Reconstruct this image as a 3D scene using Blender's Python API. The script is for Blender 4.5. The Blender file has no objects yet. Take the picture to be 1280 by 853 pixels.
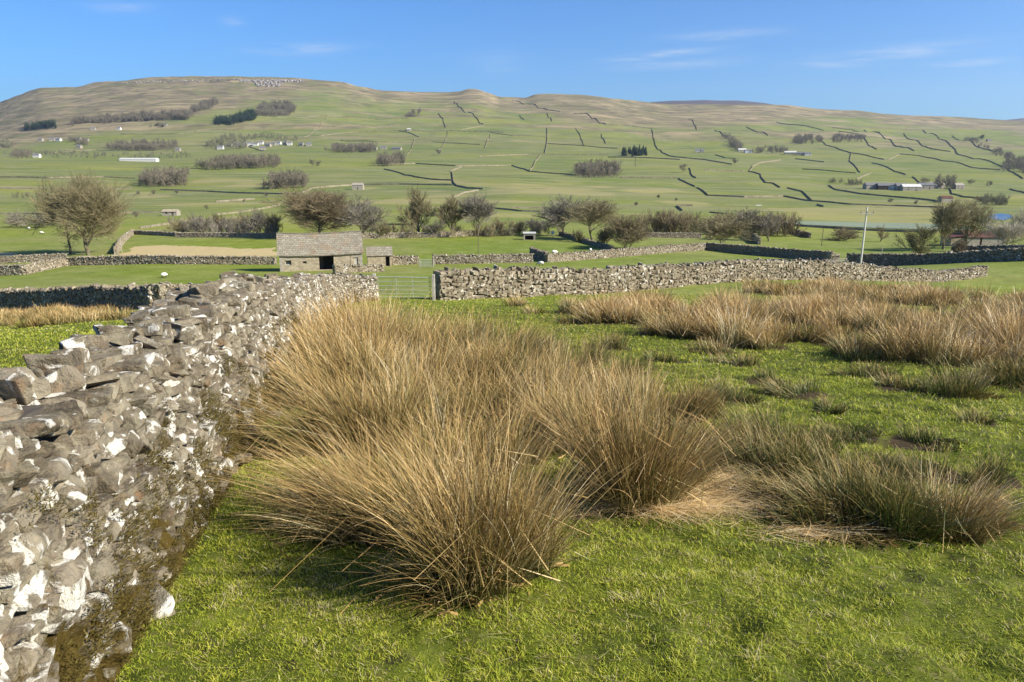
import bpy, bmesh, math, random
import numpy as np
from mathutils import Vector, Matrix

# ------------------------------------------------------------------ camera, sky, sun
R = math.radians
F_PX, CX, CY = 930.0, 640.0, 426.5          # focal length of the 1280-wide photograph
PITCH = R(14.3)
SP, CP = math.sin(PITCH), math.cos(PITCH)
scene = bpy.context.scene
COL = scene.collection
cam_data = bpy.data.cameras.new('camera')
cam_data.sensor_width = 36.0
cam_data.lens = 36.0 * F_PX / 1280.0
cam_data.clip_start = 0.05
cam_data.clip_end = 30000
cam = bpy.data.objects.new('camera', cam_data)
cam.rotation_euler = (R(90) - PITCH, 0, 0)
COL.objects.link(cam)
scene.camera = cam

SUN_EL, SUN_BACK = R(33), R(20)
SUN_DIR = np.array([math.cos(SUN_EL) * math.cos(SUN_BACK), -math.cos(SUN_EL) * math.sin(SUN_BACK), math.sin(SUN_EL)])
world = bpy.data.worlds.new("World")
scene.world = world
world.use_nodes = True
wn, wl = world.node_tree.nodes, world.node_tree.links
wn.clear()
w_out = wn.new('ShaderNodeOutputWorld')
w_bg = wn.new('ShaderNodeBackground')
w_bg.inputs['Strength'].default_value = 0.063
sky = wn.new('ShaderNodeTexSky')
sky.sky_type = 'NISHITA'
sky.sun_disc = False
sky.sun_elevation = SUN_EL
sky.sun_rotation = R(90) + SUN_BACK
sky.altitude = 300
sky.air_density = 1.0
sky.dust_density = 0.25
sky.ozone_density = 2.6
# thin wisps of cirrus mixed into the sky by direction
tc = wn.new('ShaderNodeTexCoord')
mp = wn.new('ShaderNodeMapping'); mp.inputs['Scale'].default_value = (2.4, 2.4, 26)
mp.inputs['Rotation'].default_value = (0, R(2.0), 0)
wl.new(tc.outputs['Generated'], mp.inputs['Vector'])
n1 = wn.new('ShaderNodeTexNoise'); n1.inputs['Scale'].default_value = 2.3; n1.inputs['Detail'].default_value = 7
n1.inputs['Roughness'].default_value = 0.62; n1.inputs['Distortion'].default_value = 0.5
wl.new(mp.outputs['Vector'], n1.inputs['Vector'])
def wmath(op, a, b=None, c=None):
    nd = wn.new('ShaderNodeMath'); nd.operation = op
    for k_, v_ in enumerate((a, b, c)):
        if v_ is None: continue
        if isinstance(v_, (int, float)): nd.inputs[k_].default_value = v_
        else: wl.new(v_, nd.inputs[k_])
    return nd.outputs[0]
wsep = wn.new('ShaderNodeSeparateXYZ'); wl.new(tc.outputs['Generated'], wsep.inputs[0])
w_az = wmath('ARCTAN2', wsep.outputs[0], wsep.outputs[1]); w_el = wmath('ARCSINE', wsep.outputs[2])
cloud = None
# azimuth and height in degrees, half widths, tilt, strength of each wisp of cirrus
for (ca, ce, wa, we, tl, cs) in [(-26.0, 8.9, 1.6, .30, .06, .8), (-14.8, 6.9, 3.0, .34, .05, .9), (-1.0, 6.2, 1.8, .70, .0, .42), (10.4, 6.6, 3.3, .24, .08, 1.0), (12.3, 6.0, 4.0, .28, .03, .75),
                                 (15.0, 7.8, 3.6, .32, .03, .5), (25.3, 6.1, 4.2, .40, .07, 1.0), (22.4, 5.7, 3.0, .30, .0, .6), (30.0, 5.4, 1.8, .20, .0, .8), (34.0, 8.8, 1.4, .25, .0, .7), (-19.3, 8.4, .7, .3, .0, .5), (8, 10.8, 2.6, .22, .1, .3)]:
    da = wmath('SUBTRACT', w_az, R(ca)); de = wmath('SUBTRACT', wmath('SUBTRACT', w_el, R(ce)), wmath('MULTIPLY', da, tl))
    q1 = wmath('POWER', wmath('ABSOLUTE', wmath('DIVIDE', da, R(wa))), 2.0); q2 = wmath('POWER', wmath('ABSOLUTE', wmath('DIVIDE', de, R(we))), 2.0)
    g_ = wmath('MULTIPLY', wmath('EXPONENT', wmath('MULTIPLY', wmath('ADD', q1, q2), -1.0)), cs)
    cloud = g_ if cloud is None else wmath('MAXIMUM', cloud, g_)
mp.inputs['Scale'].default_value = (7, 7, 55)
r1 = wn.new('ShaderNodeMapRange'); r1.inputs['From Min'].default_value = 0.34; r1.inputs['From Max'].default_value = 0.66
wl.new(n1.outputs['Fac'], r1.inputs['Value'])
cm = wn.new('ShaderNodeMath'); cm.operation = 'MULTIPLY'
wl.new(r1.outputs['Result'], cm.inputs[0]); wl.new(wmath('MULTIPLY', cloud, 0.62), cm.inputs[1])
cmix = wn.new('ShaderNodeMix'); cmix.data_type = 'RGBA'
cmix.inputs['B'].default_value = (6.6, 7.4, 8.6, 1)
wl.new(cm.outputs[0], cmix.inputs['Factor'])
tint = wn.new('ShaderNodeMix'); tint.data_type = 'RGBA'; tint.blend_type = 'MULTIPLY'; tint.inputs['Factor'].default_value = 1.0
tint.inputs['B'].default_value = (0.39, 0.83, 1.38, 1)
wl.new(sky.outputs['Color'], tint.inputs['A'])
wl.new(tint.outputs['Result'], cmix.inputs['A'])
wl.new(cmix.outputs['Result'], w_bg.inputs['Color'])
wl.new(w_bg.outputs['Background'], w_out.inputs['Surface'])

sun_data = bpy.data.lights.new('sun', 'SUN')
sun_data.energy = 5.0
sun_data.angle = R(0.53)
sun_data.color = (1.0, 0.94, 0.83)
sun = bpy.data.objects.new('sun', sun_data)
sun.rotation_euler = Vector(SUN_DIR).to_track_quat('Z', 'Y').to_euler()
sun.location = (20, -10, 20)
COL.objects.link(sun)
scene.view_settings.view_transform = 'Standard'
scene.view_settings.look = 'None'
scene.view_settings.exposure = 0.92
scene.view_settings.gamma = 1
scene.view_settings.use_curve_mapping = False
try:
    scene.cycles.volume_bounces = 0
    scene.cycles.max_bounces = 6
except Exception:
    pass

# ------------------------------------------------------------------ helpers
rng = np.random.default_rng(7)
random.seed(7)

def hash2(ix, iy, seed):
    h = (ix.astype(np.int64) * 374761393 + iy.astype(np.int64) * 668265263 + seed * 1274126177) & 0x7fffffff
    h = (h ^ (h >> 13)) * 1103515245 & 0x7fffffff
    h = h ^ (h >> 16)
    return (h & 0xffff) / 65535.0

def vnoise(x, y, seed=0):
    ix, iy = np.floor(x), np.floor(y)
    fx, fy = x - ix, y - iy
    fx, fy = fx * fx * (3 - 2 * fx), fy * fy * (3 - 2 * fy)
    ix, iy = ix.astype(np.int64), iy.astype(np.int64)
    a, b = hash2(ix, iy, seed), hash2(ix + 1, iy, seed)
    c, d = hash2(ix, iy + 1, seed), hash2(ix + 1, iy + 1, seed)
    return (a + (b - a) * fx) * (1 - fy) + (c + (d - c) * fx) * fy

def fbm(x, y, seed=0, octaves=4):
    s, a, n = 0, 1.0, 0
    for k in range(octaves):
        s = s + a * vnoise(x * 2**k + 17.3 * k, y * 2**k - 9.1 * k, seed + k)
        n += a; a *= 0.5
    return s / n

def smooth(x, a, b):
    t = np.clip((x - a) / (b - a), 0, 1)
    return t * t * (3 - 2 * t)

def T_of(py):                       # tangent below eye level per metre forward for a photo row
    v = (CY - np.asarray(py, float)) / F_PX
    return (SP - v * CP) / (CP + v * SP)

# ground: near slope, then a table of the valley and the fell
D_ROWS = np.array([95, 115, 130, 155, 185, 230, 310, 400, 500, 600, 750, 900, 1100, 1300, 1600], float)
C_PX = np.array([0, 200, 400, 640, 880, 1100, 1280], float)
TABLE = np.array([
 [352,345,331,318,305,290,277,267,256,246,225,212,199,203,193],
 [351,334,326,314,301,288,277,266,255,246,228,214,201,204,193],
 [343,335,326,310,298,287,276,264,252,242,227,213,203,197,188],
 [341,332,325,308,297,286,276,262,250,240,224,219,208,198,186],
 [343,335,326,311,300,289,279,268,257,248,234,222,210,200,188],
 [335,331,326,318,307,292,282,272,261,252,240,230,217,205,192],
 [324,321,317,310,301,289,279,270,261,252,243,233,220,208,195]], float)
SKY_PX = np.array([-300, 0, 25, 45, 76, 88, 130, 150, 190, 215, 300, 385, 430, 455, 482, 555, 572, 590, 604, 622, 655, 668, 690, 730, 765, 790, 830, 900, 935, 1000, 1100, 1200, 1280, 1600], float)
SKY_PY = np.array([165, 147, 134, 126, 114, 109.5, 108.8, 104.6, 100.2, 97.8, 96.5, 98.5, 101.5, 106.5, 112.5, 115.5, 115, 111.2, 112.2, 120, 121.8, 118.2, 117.8, 119.5, 124, 127.8, 130.5, 130.5, 131, 136.5, 143.5, 149, 152, 160], float)
FAR_PX = np.array([-300, 0, 45, 200, 760, 785, 805, 830, 865, 905, 930, 960, 1000, 1200, 1240, 1280, 1600], float)
FAR_PY = np.array([126, 127.5, 130, 150, 134, 129.5, 127, 125.6, 125.0, 125.8, 128.2, 133, 150, 153, 148.2, 147.3, 146], float)
ALL_D = np.concatenate([D_ROWS, [2000, 2500, 3000, 3400, 3800, 4600, 6500, 9000]])
COLS = np.arange(-300, 1601, 5.0)
def _table():
    base = np.stack([np.interp(COLS, C_PX, TABLE[:, j]) for j in range(len(D_ROWS))], 1)
    s0 = np.interp(COLS, SKY_PX, SKY_PY); ker = np.array([1, 2, 1]) / 4.0
    s = np.convolve(np.pad(s0, 1, 'edge'), ker, 'valid')
    sm = s0.copy()
    for _ in range(88): sm = np.convolve(np.pad(sm, 1, 'edge'), ker, 'valid')
    last = base[:, -1]
    rows = [base]
    fr = [0.29, 0.60, 0.84, 1.0]
    for f in fr:
        rows.append((last + ((s * f**3 + sm * (1 - f**3)) - last) * f)[:, None])
    rows.append((s + 3)[:, None])
    rows.append((s + 16)[:, None])
    rows.append(np.interp(COLS, FAR_PX, FAR_PY)[:, None])
    rows.append((np.interp(COLS, FAR_PX, FAR_PY) + 22)[:, None])
    return T_of(np.concatenate(rows, 1))
TT = _table()
LOGD = np.log(ALL_D)

def ground(x, y, detail=True):
    x = np.asarray(x, float); y = np.asarray(y, float)
    r = np.hypot(x, y) + 1e-9
    # near field
    near = -1.65 - 0.15 * y
    near = near - 0.055 * np.clip(-7 - x, 0, 60) * smooth(y, 4, 24)
    near = near + 0.62 * np.exp(-((x - 21) / 15)**2 - ((y - 52) / 13)**2)
    near = near + 0.10 * (fbm(x / 7, y / 7, 3, 3) - 0.5) * 2 * smooth(r, 3, 12)
    near = near + 0.05 * (fbm(x / 1.4, y / 1.4, 5, 3) - 0.5) * 2
    if detail:
        near = near + 0.036 * (fbm(x / 0.24, y / 0.24, 9, 2) - 0.5) * 2 * (1 - smooth(r, 14, 24))
    near = np.minimum(near, 4.0)
    # far country
    d = np.maximum(y, r * 0.60)
    c = np.clip(x / np.maximum(d, 1e-6), -1.0, 1.02)
    pc = np.clip((CX + F_PX * c * 0.985 + 300) / 5.0, 0, len(COLS) - 1.001)
    ld = np.log(np.clip(d, 95, 8990))
    j = np.clip(np.searchsorted(LOGD, ld, side='right') - 1, 0, len(LOGD) - 2)
    fj = (ld - LOGD[j]) / (LOGD[j + 1] - LOGD[j])
    i = np.floor(pc).astype(int); fi = pc - i
    ta = TT[i, j] * (1 - fj) + TT[i, j + 1] * fj
    tb = TT[i + 1, j] * (1 - fj) + TT[i + 1, j + 1] * fj
    z = -(ta * (1 - fi) + tb * fi) * d
    amp = smooth(d, 90, 250) * 0.5 + smooth(d, 500, 1500) * 4 + smooth(d, 1700, 3000) * 9
    z = z + amp * (fbm(x / (60 + d * 0.12), y / 170, 21, 4) - 0.5)
    w2 = smooth(d, 1500, 2100) * (1 - smooth(d, 3300, 3600))
    z = z + w2 * 3.6 * np.sin((z + 14 * fbm(x / 500, y / 500, 33, 2)) * 2 * math.pi / 24.0)
    z = z + smooth(d, 380, 800) * (1 - smooth(d, 3200, 3600)) * 7 * (np.abs(fbm(x / 150, y / 110, 35, 2) - 0.5) * 2 - 0.25) * (0.5 + 0.5 * smooth(d, 1200, 2200))
    # limestone scars on the high edge
    w = smooth(d, 60, 95)
    out = near * (1 - w) + z * w
    back = smooth(np.arctan2(np.abs(x), y), R(95), R(130))
    return out * (1 - back) + near * back

def rays(px, py):
    u = (np.asarray(px, float) - CX) / F_PX
    v = (CY - np.asarray(py, float)) / F_PX
    return np.stack([u, CP + v * SP, -SP + v * CP], -1)

_DS = np.exp(np.linspace(math.log(1.6), math.log(8500), 5200))
def hit(px, py, dmin=1.6, detail=False):
    """Where the line of sight of a photo pixel meets the ground."""
    px = np.atleast_1d(np.asarray(px, float)); py = np.atleast_1d(np.asarray(py, float))
    out = np.zeros((len(px), 3))
    ds = _DS[_DS >= dmin]
    for k in range(len(px)):
        q = rays(px[k], py[k]); q = q / q[1]
        x, y, z = q[0] * ds, ds, q[2] * ds
        g = ground(x, y, detail)
        below = np.nonzero(z < g)[0]
        if len(below) == 0:
            m = int(np.argmin(z - g))
            out[k] = (x[m], y[m], g[m]); continue
        m = below[0]
        if m == 0:
            out[k] = (x[0], y[0], g[0]); continue
        a, b = z[m-1] - g[m-1], g[m] - z[m]
        t = a / (a + b + 1e-12)
        d = ds[m-1] + (ds[m] - ds[m-1]) * t
        out[k] = (q[0] * d, d, float(ground(q[0] * d, d, detail)))
    return out

def at(px, d):
    """Ground point at forward distance d under photo column px."""
    x = (px - CX) / F_PX * d * (CP + 0.09 * SP)
    return np.array([x, d, float(ground(x, d, False))])

def tag(o, label=None, cat=None, group=None, kind=None):
    if label: o['label'] = label
    if cat: o['category'] = cat
    if group: o['group'] = group
    if kind: o['kind'] = kind
    return o

def empty(name, loc, rz=0, label=None, cat=None, group=None, scale=None):
    o = bpy.data.objects.new(name, None)
    o.empty_display_size = 0.2
    COL.objects.link(o)
    o.location = tuple(float(v) for v in loc); o.rotation_euler = (0, 0, rz)
    if scale: o.scale = scale
    return tag(o, label, cat, group)

def mesh_np(name, V, F, attrs=None, smooth_shade=False):
    V = np.ascontiguousarray(V, dtype=np.float32); F = np.ascontiguousarray(F, dtype=np.int32)
    k = F.shape[1]
    me = bpy.data.meshes.new(name)
    me.vertices.add(len(V)); me.vertices.foreach_set('co', V.ravel())
    me.loops.add(F.size); me.loops.foreach_set('vertex_index', F.ravel())
    me.polygons.add(len(F))
    me.polygons.foreach_set('loop_start', np.arange(0, F.size, k, dtype=np.int32))
    me.polygons.foreach_set('use_smooth', np.full(len(F), smooth_shade))
    for an, av in (attrs or {}).items():
        at_ = me.attributes.new(an, 'FLOAT', 'POINT')
        at_.data.foreach_set('value', np.ascontiguousarray(av, dtype=np.float32))
    me.update(calc_edges=True)
    return me

def obj_np(name, V, F, mat, parent=None, attrs=None, smooth_shade=False, origin=None):
    V = np.asarray(V, float)
    if origin is not None: V = V - np.asarray(origin, float)
    me = mesh_np(name, V, F, attrs, smooth_shade)
    me.materials.append(mat)
    o = bpy.data.objects.new(name, me)
    COL.objects.link(o)
    if origin is not None: o.location = tuple(float(v) for v in origin)
    if parent is not None: o.parent = parent
    return o

class MB:
    """Collects boxes, bars and faces; build() links them as one mesh object."""
    def __init__(s): s.bm = bmesh.new()
    def box(s, x0, x1, y0, y1, z0, z1, bevel=0):
        r = bmesh.ops.create_cube(s.bm, size=1)
        for v in r['verts']:
            v.co = Vector(((x0 + x1) / 2 + v.co.x * (x1 - x0), (y0 + y1) / 2 + v.co.y * (y1 - y0), (z0 + z1) / 2 + v.co.z * (z1 - z0)))
        if bevel:
            es = {e for v in r['verts'] for e in v.link_edges}
            bmesh.ops.bevel(s.bm, geom=list(es), offset=bevel, segments=1, affect='EDGES')
        return s
    def bar(s, a, b, ra, rb=None, n=8):
        a, b = Vector(a), Vector(b); rb = ra if rb is None else rb
        d = b - a
        q = d.to_track_quat('Z', 'Y').to_matrix()
        va = [s.bm.verts.new(a + q @ Vector((math.cos(t) * ra, math.sin(t) * ra, 0))) for t in np.linspace(0, 2 * math.pi, n, endpoint=False)]
        vb = [s.bm.verts.new(b + q @ Vector((math.cos(t) * rb, math.sin(t) * rb, 0))) for t in np.linspace(0, 2 * math.pi, n, endpoint=False)]
        for i in range(n): s.bm.faces.new((va[i], va[(i + 1) % n], vb[(i + 1) % n], vb[i]))
        s.bm.faces.new(va[::-1]); s.bm.faces.new(vb)
        return s
    def face(s, pts):
        s.bm.faces.new([s.bm.verts.new(Vector(p)) for p in pts]); return s
    def build(s, name, mat, parent=None, weld=False, smooth_shade=False):
        if weld: bmesh.ops.remove_doubles(s.bm, verts=s.bm.verts, dist=0.001)
        bmesh.ops.recalc_face_normals(s.bm, faces=s.bm.faces)
        me = bpy.data.meshes.new(name); s.bm.to_mesh(me); s.bm.free()
        if smooth_shade:
            for p in me.polygons: p.use_smooth = True
        me.materials.append(mat)
        o = bpy.data.objects.new(name, me); COL.objects.link(o)
        if parent is not None: o.parent = parent
        return o

def copy_tree(o, parent=None):
    c = o.copy(); COL.objects.link(c)
    if parent is not None: c.parent = parent
    for ch in list(o.children): copy_tree(ch, c)
    return c

# ------------------------------------------------------------------ materials
class NT:
    def __init__(s, name):
        s.m = bpy.data.materials.new(name); s.m.use_nodes = True
        s.t = s.m.node_tree; s.t.nodes.clear()
        s.out = s.t.nodes.new('ShaderNodeOutputMaterial')
    def n(s, typ, **kw):
        nd = s.t.nodes.new('ShaderNode' + typ)
        for k, v in kw.items():
            if k.startswith('_'): setattr(nd, k[1:], v)
            else: nd.inputs[k.replace('__', ' ')].default_value = v
        return nd
    def l(s, a, b): s.t.links.new(a, b)
    def coord(s, scale=(1, 1, 1), kind='Object'):
        tc = s.n('TexCoord'); m = s.n('Mapping'); m.inputs['Scale'].default_value = scale
        s.l(tc.outputs[kind], m.inputs['Vector']); return m.outputs['Vector']
    def geo(s): return s.n('NewGeometry').outputs['Position']
    def noise(s, vec, scale, detail=4, rough=0.55, dist=0.0):
        nd = s.n('TexNoise', Scale=scale, Detail=detail, Roughness=rough, Distortion=dist)
        if vec is not None: s.l(vec, nd.inputs['Vector'])
        return nd.outputs['Fac']
    def ramp(s, fac, a, b, lo=0.0, hi=1.0):
        nd = s.n('MapRange'); nd.inputs['From Min'].default_value = a; nd.inputs['From Max'].default_value = b
        nd.inputs['To Min'].default_value = lo; nd.inputs['To Max'].default_value = hi
        s.l(fac, nd.inputs['Value']); return nd.outputs['Result']
    def mix(s, fac, a, b):
        nd = s.n('Mix', _data_type='RGBA')
        for sock, v in (('Factor', fac), ('A', a), ('B', b)):
            if isinstance(v, (tuple, list)): nd.inputs[sock].default_value = (*v, 1)
            elif isinstance(v, (int, float)): nd.inputs[sock].default_value = v
            else: s.l(v, nd.inputs[sock])
        return nd.outputs['Result']
    def math(s, op, a, b=None):
        nd = s.n('Math', _operation=op)
        for i, v in enumerate((a, b)):
            if v is None: continue
            if isinstance(v, (int, float)): nd.inputs[i].default_value = v
            else: s.l(v, nd.inputs[i])
        return nd.outputs[0]
    def attr(s, name): return s.n('Attribute', _attribute_name=name).outputs['Fac']
    def colattr(s, name): return s.n('Attribute', _attribute_name=name).outputs['Color']
    def scale_col(s, col, fac):
        nd = s.n('VectorMath', _operation='SCALE'); s.l(col, nd.inputs[0])
        if isinstance(fac, (int, float)): nd.inputs['Scale'].default_value = fac
        else: s.l(fac, nd.inputs['Scale'])
        return nd.outputs[0]
    def finish(s, col, rough=0.85, bump=None, strength=0.4, dist=0.02, spec=0.3, translucent=0, metallic=0):
        b = s.n('BsdfPrincipled', Roughness=rough, Metallic=metallic)
        b.inputs['Specular IOR Level'].default_value = spec
        if isinstance(col, (tuple, list)): b.inputs['Base Color'].default_value = (*col, 1)
        else: s.l(col, b.inputs['Base Color'])
        if bump is not None:
            bp = s.n('Bump', Strength=strength, Distance=dist); s.l(bump, bp.inputs['Height']); s.l(bp.outputs['Normal'], b.inputs['Normal'])
        sh = b.outputs['BSDF']
        if translucent:
            t = s.n('BsdfTranslucent')
            if isinstance(col, (tuple, list)): t.inputs['Color'].default_value = (*col, 1)
            else: s.l(col, t.inputs['Color'])
            mx = s.n('MixShader'); mx.inputs[0].default_value = translucent
            s.l(sh, mx.inputs[1]); s.l(t.outputs[0], mx.inputs[2]); sh = mx.outputs[0]
        s.l(sh, s.out.inputs['Surface'])
        return s.m

def mat_ground():
    s = NT('turf_and_moor')
    p = s.geo()
    n_big = s.noise(p, 0.006, 4); n_mid = s.noise(p, 0.035, 5); n_m2 = s.noise(p, 0.25, 5, 0.6); n_f = s.noise(p, 2.2, 5, 0.65); n_ff = s.noise(p, 16, 4, 0.7)
    field, moor, straw, near = s.attr('field'), s.attr('moor'), s.attr('straw'), s.attr('near')
    g = s.mix(field, (0.175, 0.220, 0.022), (0.285, 0.285, 0.040))
    g = s.mix(s.ramp(n_mid, 0.38, 0.66, 0, 0.75), g, (0.255, 0.245, 0.078))
    g = s.mix(s.ramp(n_big, 0.42, 0.62, 0, 0.5), g, (0.130, 0.175, 0.055))
    g = s.mix(s.ramp(n_m2, 0.5, 0.75, 0, 0.4), g, (0.27, 0.25, 0.105))
    g = s.scale_col(g, s.ramp(n_f, 0.25, 0.8, 0.66, 1.3))
    g = s.scale_col(g, s.ramp(n_m2, 0.3, 0.7, 0.84, 1.14))
    stv = s.n('Mapping'); stv.inputs['Scale'].default_value = (0.0035, 0.022, 0.03); s.l(p, stv.inputs['Vector'])
    st1 = s.noise(stv.outputs['Vector'], 1.0, 6, 0.62); st2 = s.noise(stv.outputs['Vector'], 3.1, 5, 0.6)
    far = s.attr('far')
    g = s.mix(s.math('MULTIPLY', far, s.ramp(st1, 0.46, 0.60, 0, 0.8)), g, (0.25, 0.235, 0.10))
    g = s.mix(s.math('MULTIPLY', far, s.ramp(st2, 0.52, 0.66, 0, 0.8)), g, (0.090, 0.130, 0.040))
    g = s.mix(s.math('MULTIPLY', far, s.ramp(s.noise(stv.outputs['Vector'], 5.0, 3), 0.62, 0.66, 0, 0.55)), g, (0.36, 0.33, 0.19))
    g = s.mix(s.math('MULTIPLY', far, 0.22), g, (0.07, 0.095, 0.045))
    # moor: bleached bents, heather browns and damp green flushes
    m = s.mix(s.ramp(n_big, 0.4, 0.6), (0.175, 0.155, 0.072), (0.275, 0.22, 0.12))
    m = s.mix(s.ramp(n_mid, 0.42, 0.7, 0, 0.85), m, (0.135, 0.105, 0.070))
    m = s.mix(s.ramp(s.noise(p, 0.014, 5, 0.6), 0.5, 0.66, 0, 0.8), m, (0.165, 0.175, 0.062))
    m = s.mix(s.ramp(st1, 0.48, 0.62, 0, 0.8), m, (0.36, 0.275, 0.155))
    m = s.mix(s.ramp(st2, 0.50, 0.62, 0, 0.75), m, (0.10, 0.085, 0.055))
    m = s.mix(s.attr('heath'), m, (0.075, 0.055, 0.055))
    c = s.mix(moor, g, m)
    c = s.mix(straw, c, s.mix(n_m2, (0.58, 0.43, 0.22), (0.44, 0.34, 0.17)))
    # close turf under the blades: moss, earth and old thatch
    t = s.mix(s.ramp(n_f, 0.35, 0.7), (0.055, 0.070, 0.010), (0.15, 0.17, 0.020))
    t = s.mix(s.ramp(n_ff, 0.52, 0.7, 0, 0.8), t, (0.17, 0.14, 0.06))
    t = s.mix(s.ramp(s.noise(p, 5, 3), 0.60, 0.68, 0, 0.75), t, (0.035, 0.03, 0.018))
    c = s.mix(near, c, t)
    c = s.mix(s.attr('litter_shade'), c, s.mix(n_ff, (0.028, 0.020, 0.010), (0.085, 0.060, 0.030)))  # dead litter round the clumps, its darkness also painting shade under the stems
    h = s.math('ADD', s.math('MULTIPLY', n_m2, 1.0), s.math('MULTIPLY', n_f, 0.12))
    return s.finish(c, 0.95, h, 0.55, 0.5, 0.1)

def mat_stone(name, lichen=0.5, moss=True, dark=1.0, warm=0.0, lich_scale=7.0):
    s = NT(name)
    p = s.geo()
    rnd, hgt = s.attr('rnd'), s.attr('hgt')
    off = s.n('CombineXYZ'); s.l(s.math('MULTIPLY', rnd, 37.0), off.inputs[0]); s.l(s.math('MULTIPLY', rnd, 91.0), off.inputs[1]); s.l(s.math('MULTIPLY', rnd, 53.0), off.inputs[2])
    av = s.n('VectorMath', _operation='ADD'); s.l(p, av.inputs[0]); s.l(off.outputs[0], av.inputs[1]); q = av.outputs[0]
    n1 = s.noise(q, 4.5, 7, 0.65, 0.4); n2 = s.noise(q, 26, 6, 0.7); n3 = s.noise(q, 110, 3, 0.6)
    a = tuple(v * dark for v in (0.108, 0.088, 0.060)); b = tuple(v * dark for v in (0.31, 0.262, 0.185)); c_ = tuple(v * dark for v in (0.070, 0.054, 0.034))
    col = s.mix(rnd, a, b)
    col = s.mix(s.ramp(n1, 0.45, 0.62, 0, 0.85), col, c_)
    col = s.mix(s.ramp(n2, 0.45, 0.75, 0, 0.55), col, (0.34 + warm, 0.27 + warm * 0.6, 0.17))
    st = s.noise(q, 5.5, 3, 0.5)
    col = s.mix(s.ramp(st, 0.60, 0.74, 0, 0.42), col, (0.26, 0.125, 0.045))
    # crustose lichen: sharp edged pale discs and grey-green films
    l1 = s.noise(q, lich_scale, 4, 0.45, 0.6)
    big = s.noise(p, 0.8, 2)
    thr = s.math('ADD', s.math('ADD', s.math('MULTIPLY', big, -0.38), s.math('MULTIPLY', s.math('FRACT', s.math('MULTIPLY', rnd, 7.31)), 0.13)), 0.905 - 0.16 * lichen)
    lf = s.ramp(s.math('SUBTRACT', s.math('ADD', l1, s.math('ADD', s.math('MULTIPLY', n2, 0.18), s.math('MULTIPLY', n3, 0.08))), s.math('ADD', thr, 0.10)), 0.0, 0.06)
    lf = s.math('MULTIPLY', lf, s.ramp(n3, 0.25, 0.45, 0.5, 1.0))
    lcol = s.mix(n2, (0.86, 0.815, 0.72), (0.52, 0.48, 0.37))
    film = s.ramp(s.noise(q, 4.2, 4, 0.6, 0.4), 0.46, 0.62, 0, 0.34 * min(1, lichen * 1.6))
    col = s.mix(film, col, (0.42, 0.38, 0.26))
    col = s.mix(lf, col, lcol)
    if moss:
        mn = s.noise(p, 2.6, 5, 0.65, 0.3)
        low = s.ramp(hgt, 0.05, 1.0, 0.145, -0.20)
        mf = s.ramp(s.math('ADD', mn, low), 0.60, 0.68)
        mc = s.mix(n2, (0.045, 0.036, 0.008), (0.13, 0.085, 0.018))
        col = s.mix(mf, col, mc)
    hh = s.math('ADD', s.math('MULTIPLY', n1, 0.9), s.math('ADD', s.math('MULTIPLY', n2, 0.35), s.math('MULTIPLY', n3, 0.10)))
    hh = s.math('ADD', hh, s.math('MULTIPLY', lf, 0.05))
    return s.finish(col, 0.92, hh, 1.0, 0.06, 0.12)

def mat_blades(name, cols, tip=None, transl=0.3, rough=0.6, spec=0.25, base_dark=None):
    """cols: ramp over attribute rnd; tip: colour reached towards t=1."""
    s = NT(name)
    rnd, t = s.attr('rnd'), s.attr('t')
    cr = s.n('ValToRGB'); e = cr.color_ramp.elements
    e[0].position, e[0].color = cols[0][0], (*cols[0][1], 1)
    e[1].position, e[1].color = cols[-1][0], (*cols[-1][1], 1)
    for pos, c in cols[1:-1]:
        k = e.new(pos); k.color = (*c, 1)
    s.l(rnd, cr.inputs['Fac']); col = cr.outputs['Color']
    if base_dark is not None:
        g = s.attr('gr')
        f = s.math('MULTIPLY', s.ramp(t, 0.0, 0.70, 1.0, 0.0), 0.88)  # own root colour, darkened further to paint in shade among the stems
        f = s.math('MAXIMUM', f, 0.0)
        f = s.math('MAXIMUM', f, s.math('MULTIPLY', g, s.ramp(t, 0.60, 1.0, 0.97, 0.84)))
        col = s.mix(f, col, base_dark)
    if tip is not None:
        col = s.mix(s.ramp(t, 0.6, 1.0, 0, 0.5), col, tip)
    return s.finish(col, rough, spec=spec, translucent=transl)

def mat_bark(name, a, b, transl=0):
    s = NT(name); p = s.coord()
    n = s.noise(p, 1.3, 4)
    n2 = s.noise(p, 9, 3)
    return s.finish(s.mix(s.ramp(n, 0.35, 0.65), a, b), 0.9, n2, 0.5, 0.05, 0.15)

def mat_plain(name, col, rough=0.7, var=0.25, scale=3.0, spec=0.3, metallic=0, bump=0.2):
    s = NT(name); p = s.coord()
    n = s.noise(p, scale, 5, 0.6)
    c = s.mix(s.ramp(n, 0.3, 0.7), tuple(v * (1 - var) for v in col), tuple(min(1, v * (1 + var)) for v in col))
    return s.finish(c, rough, n, bump, 0.02, spec, metallic=metallic)

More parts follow.
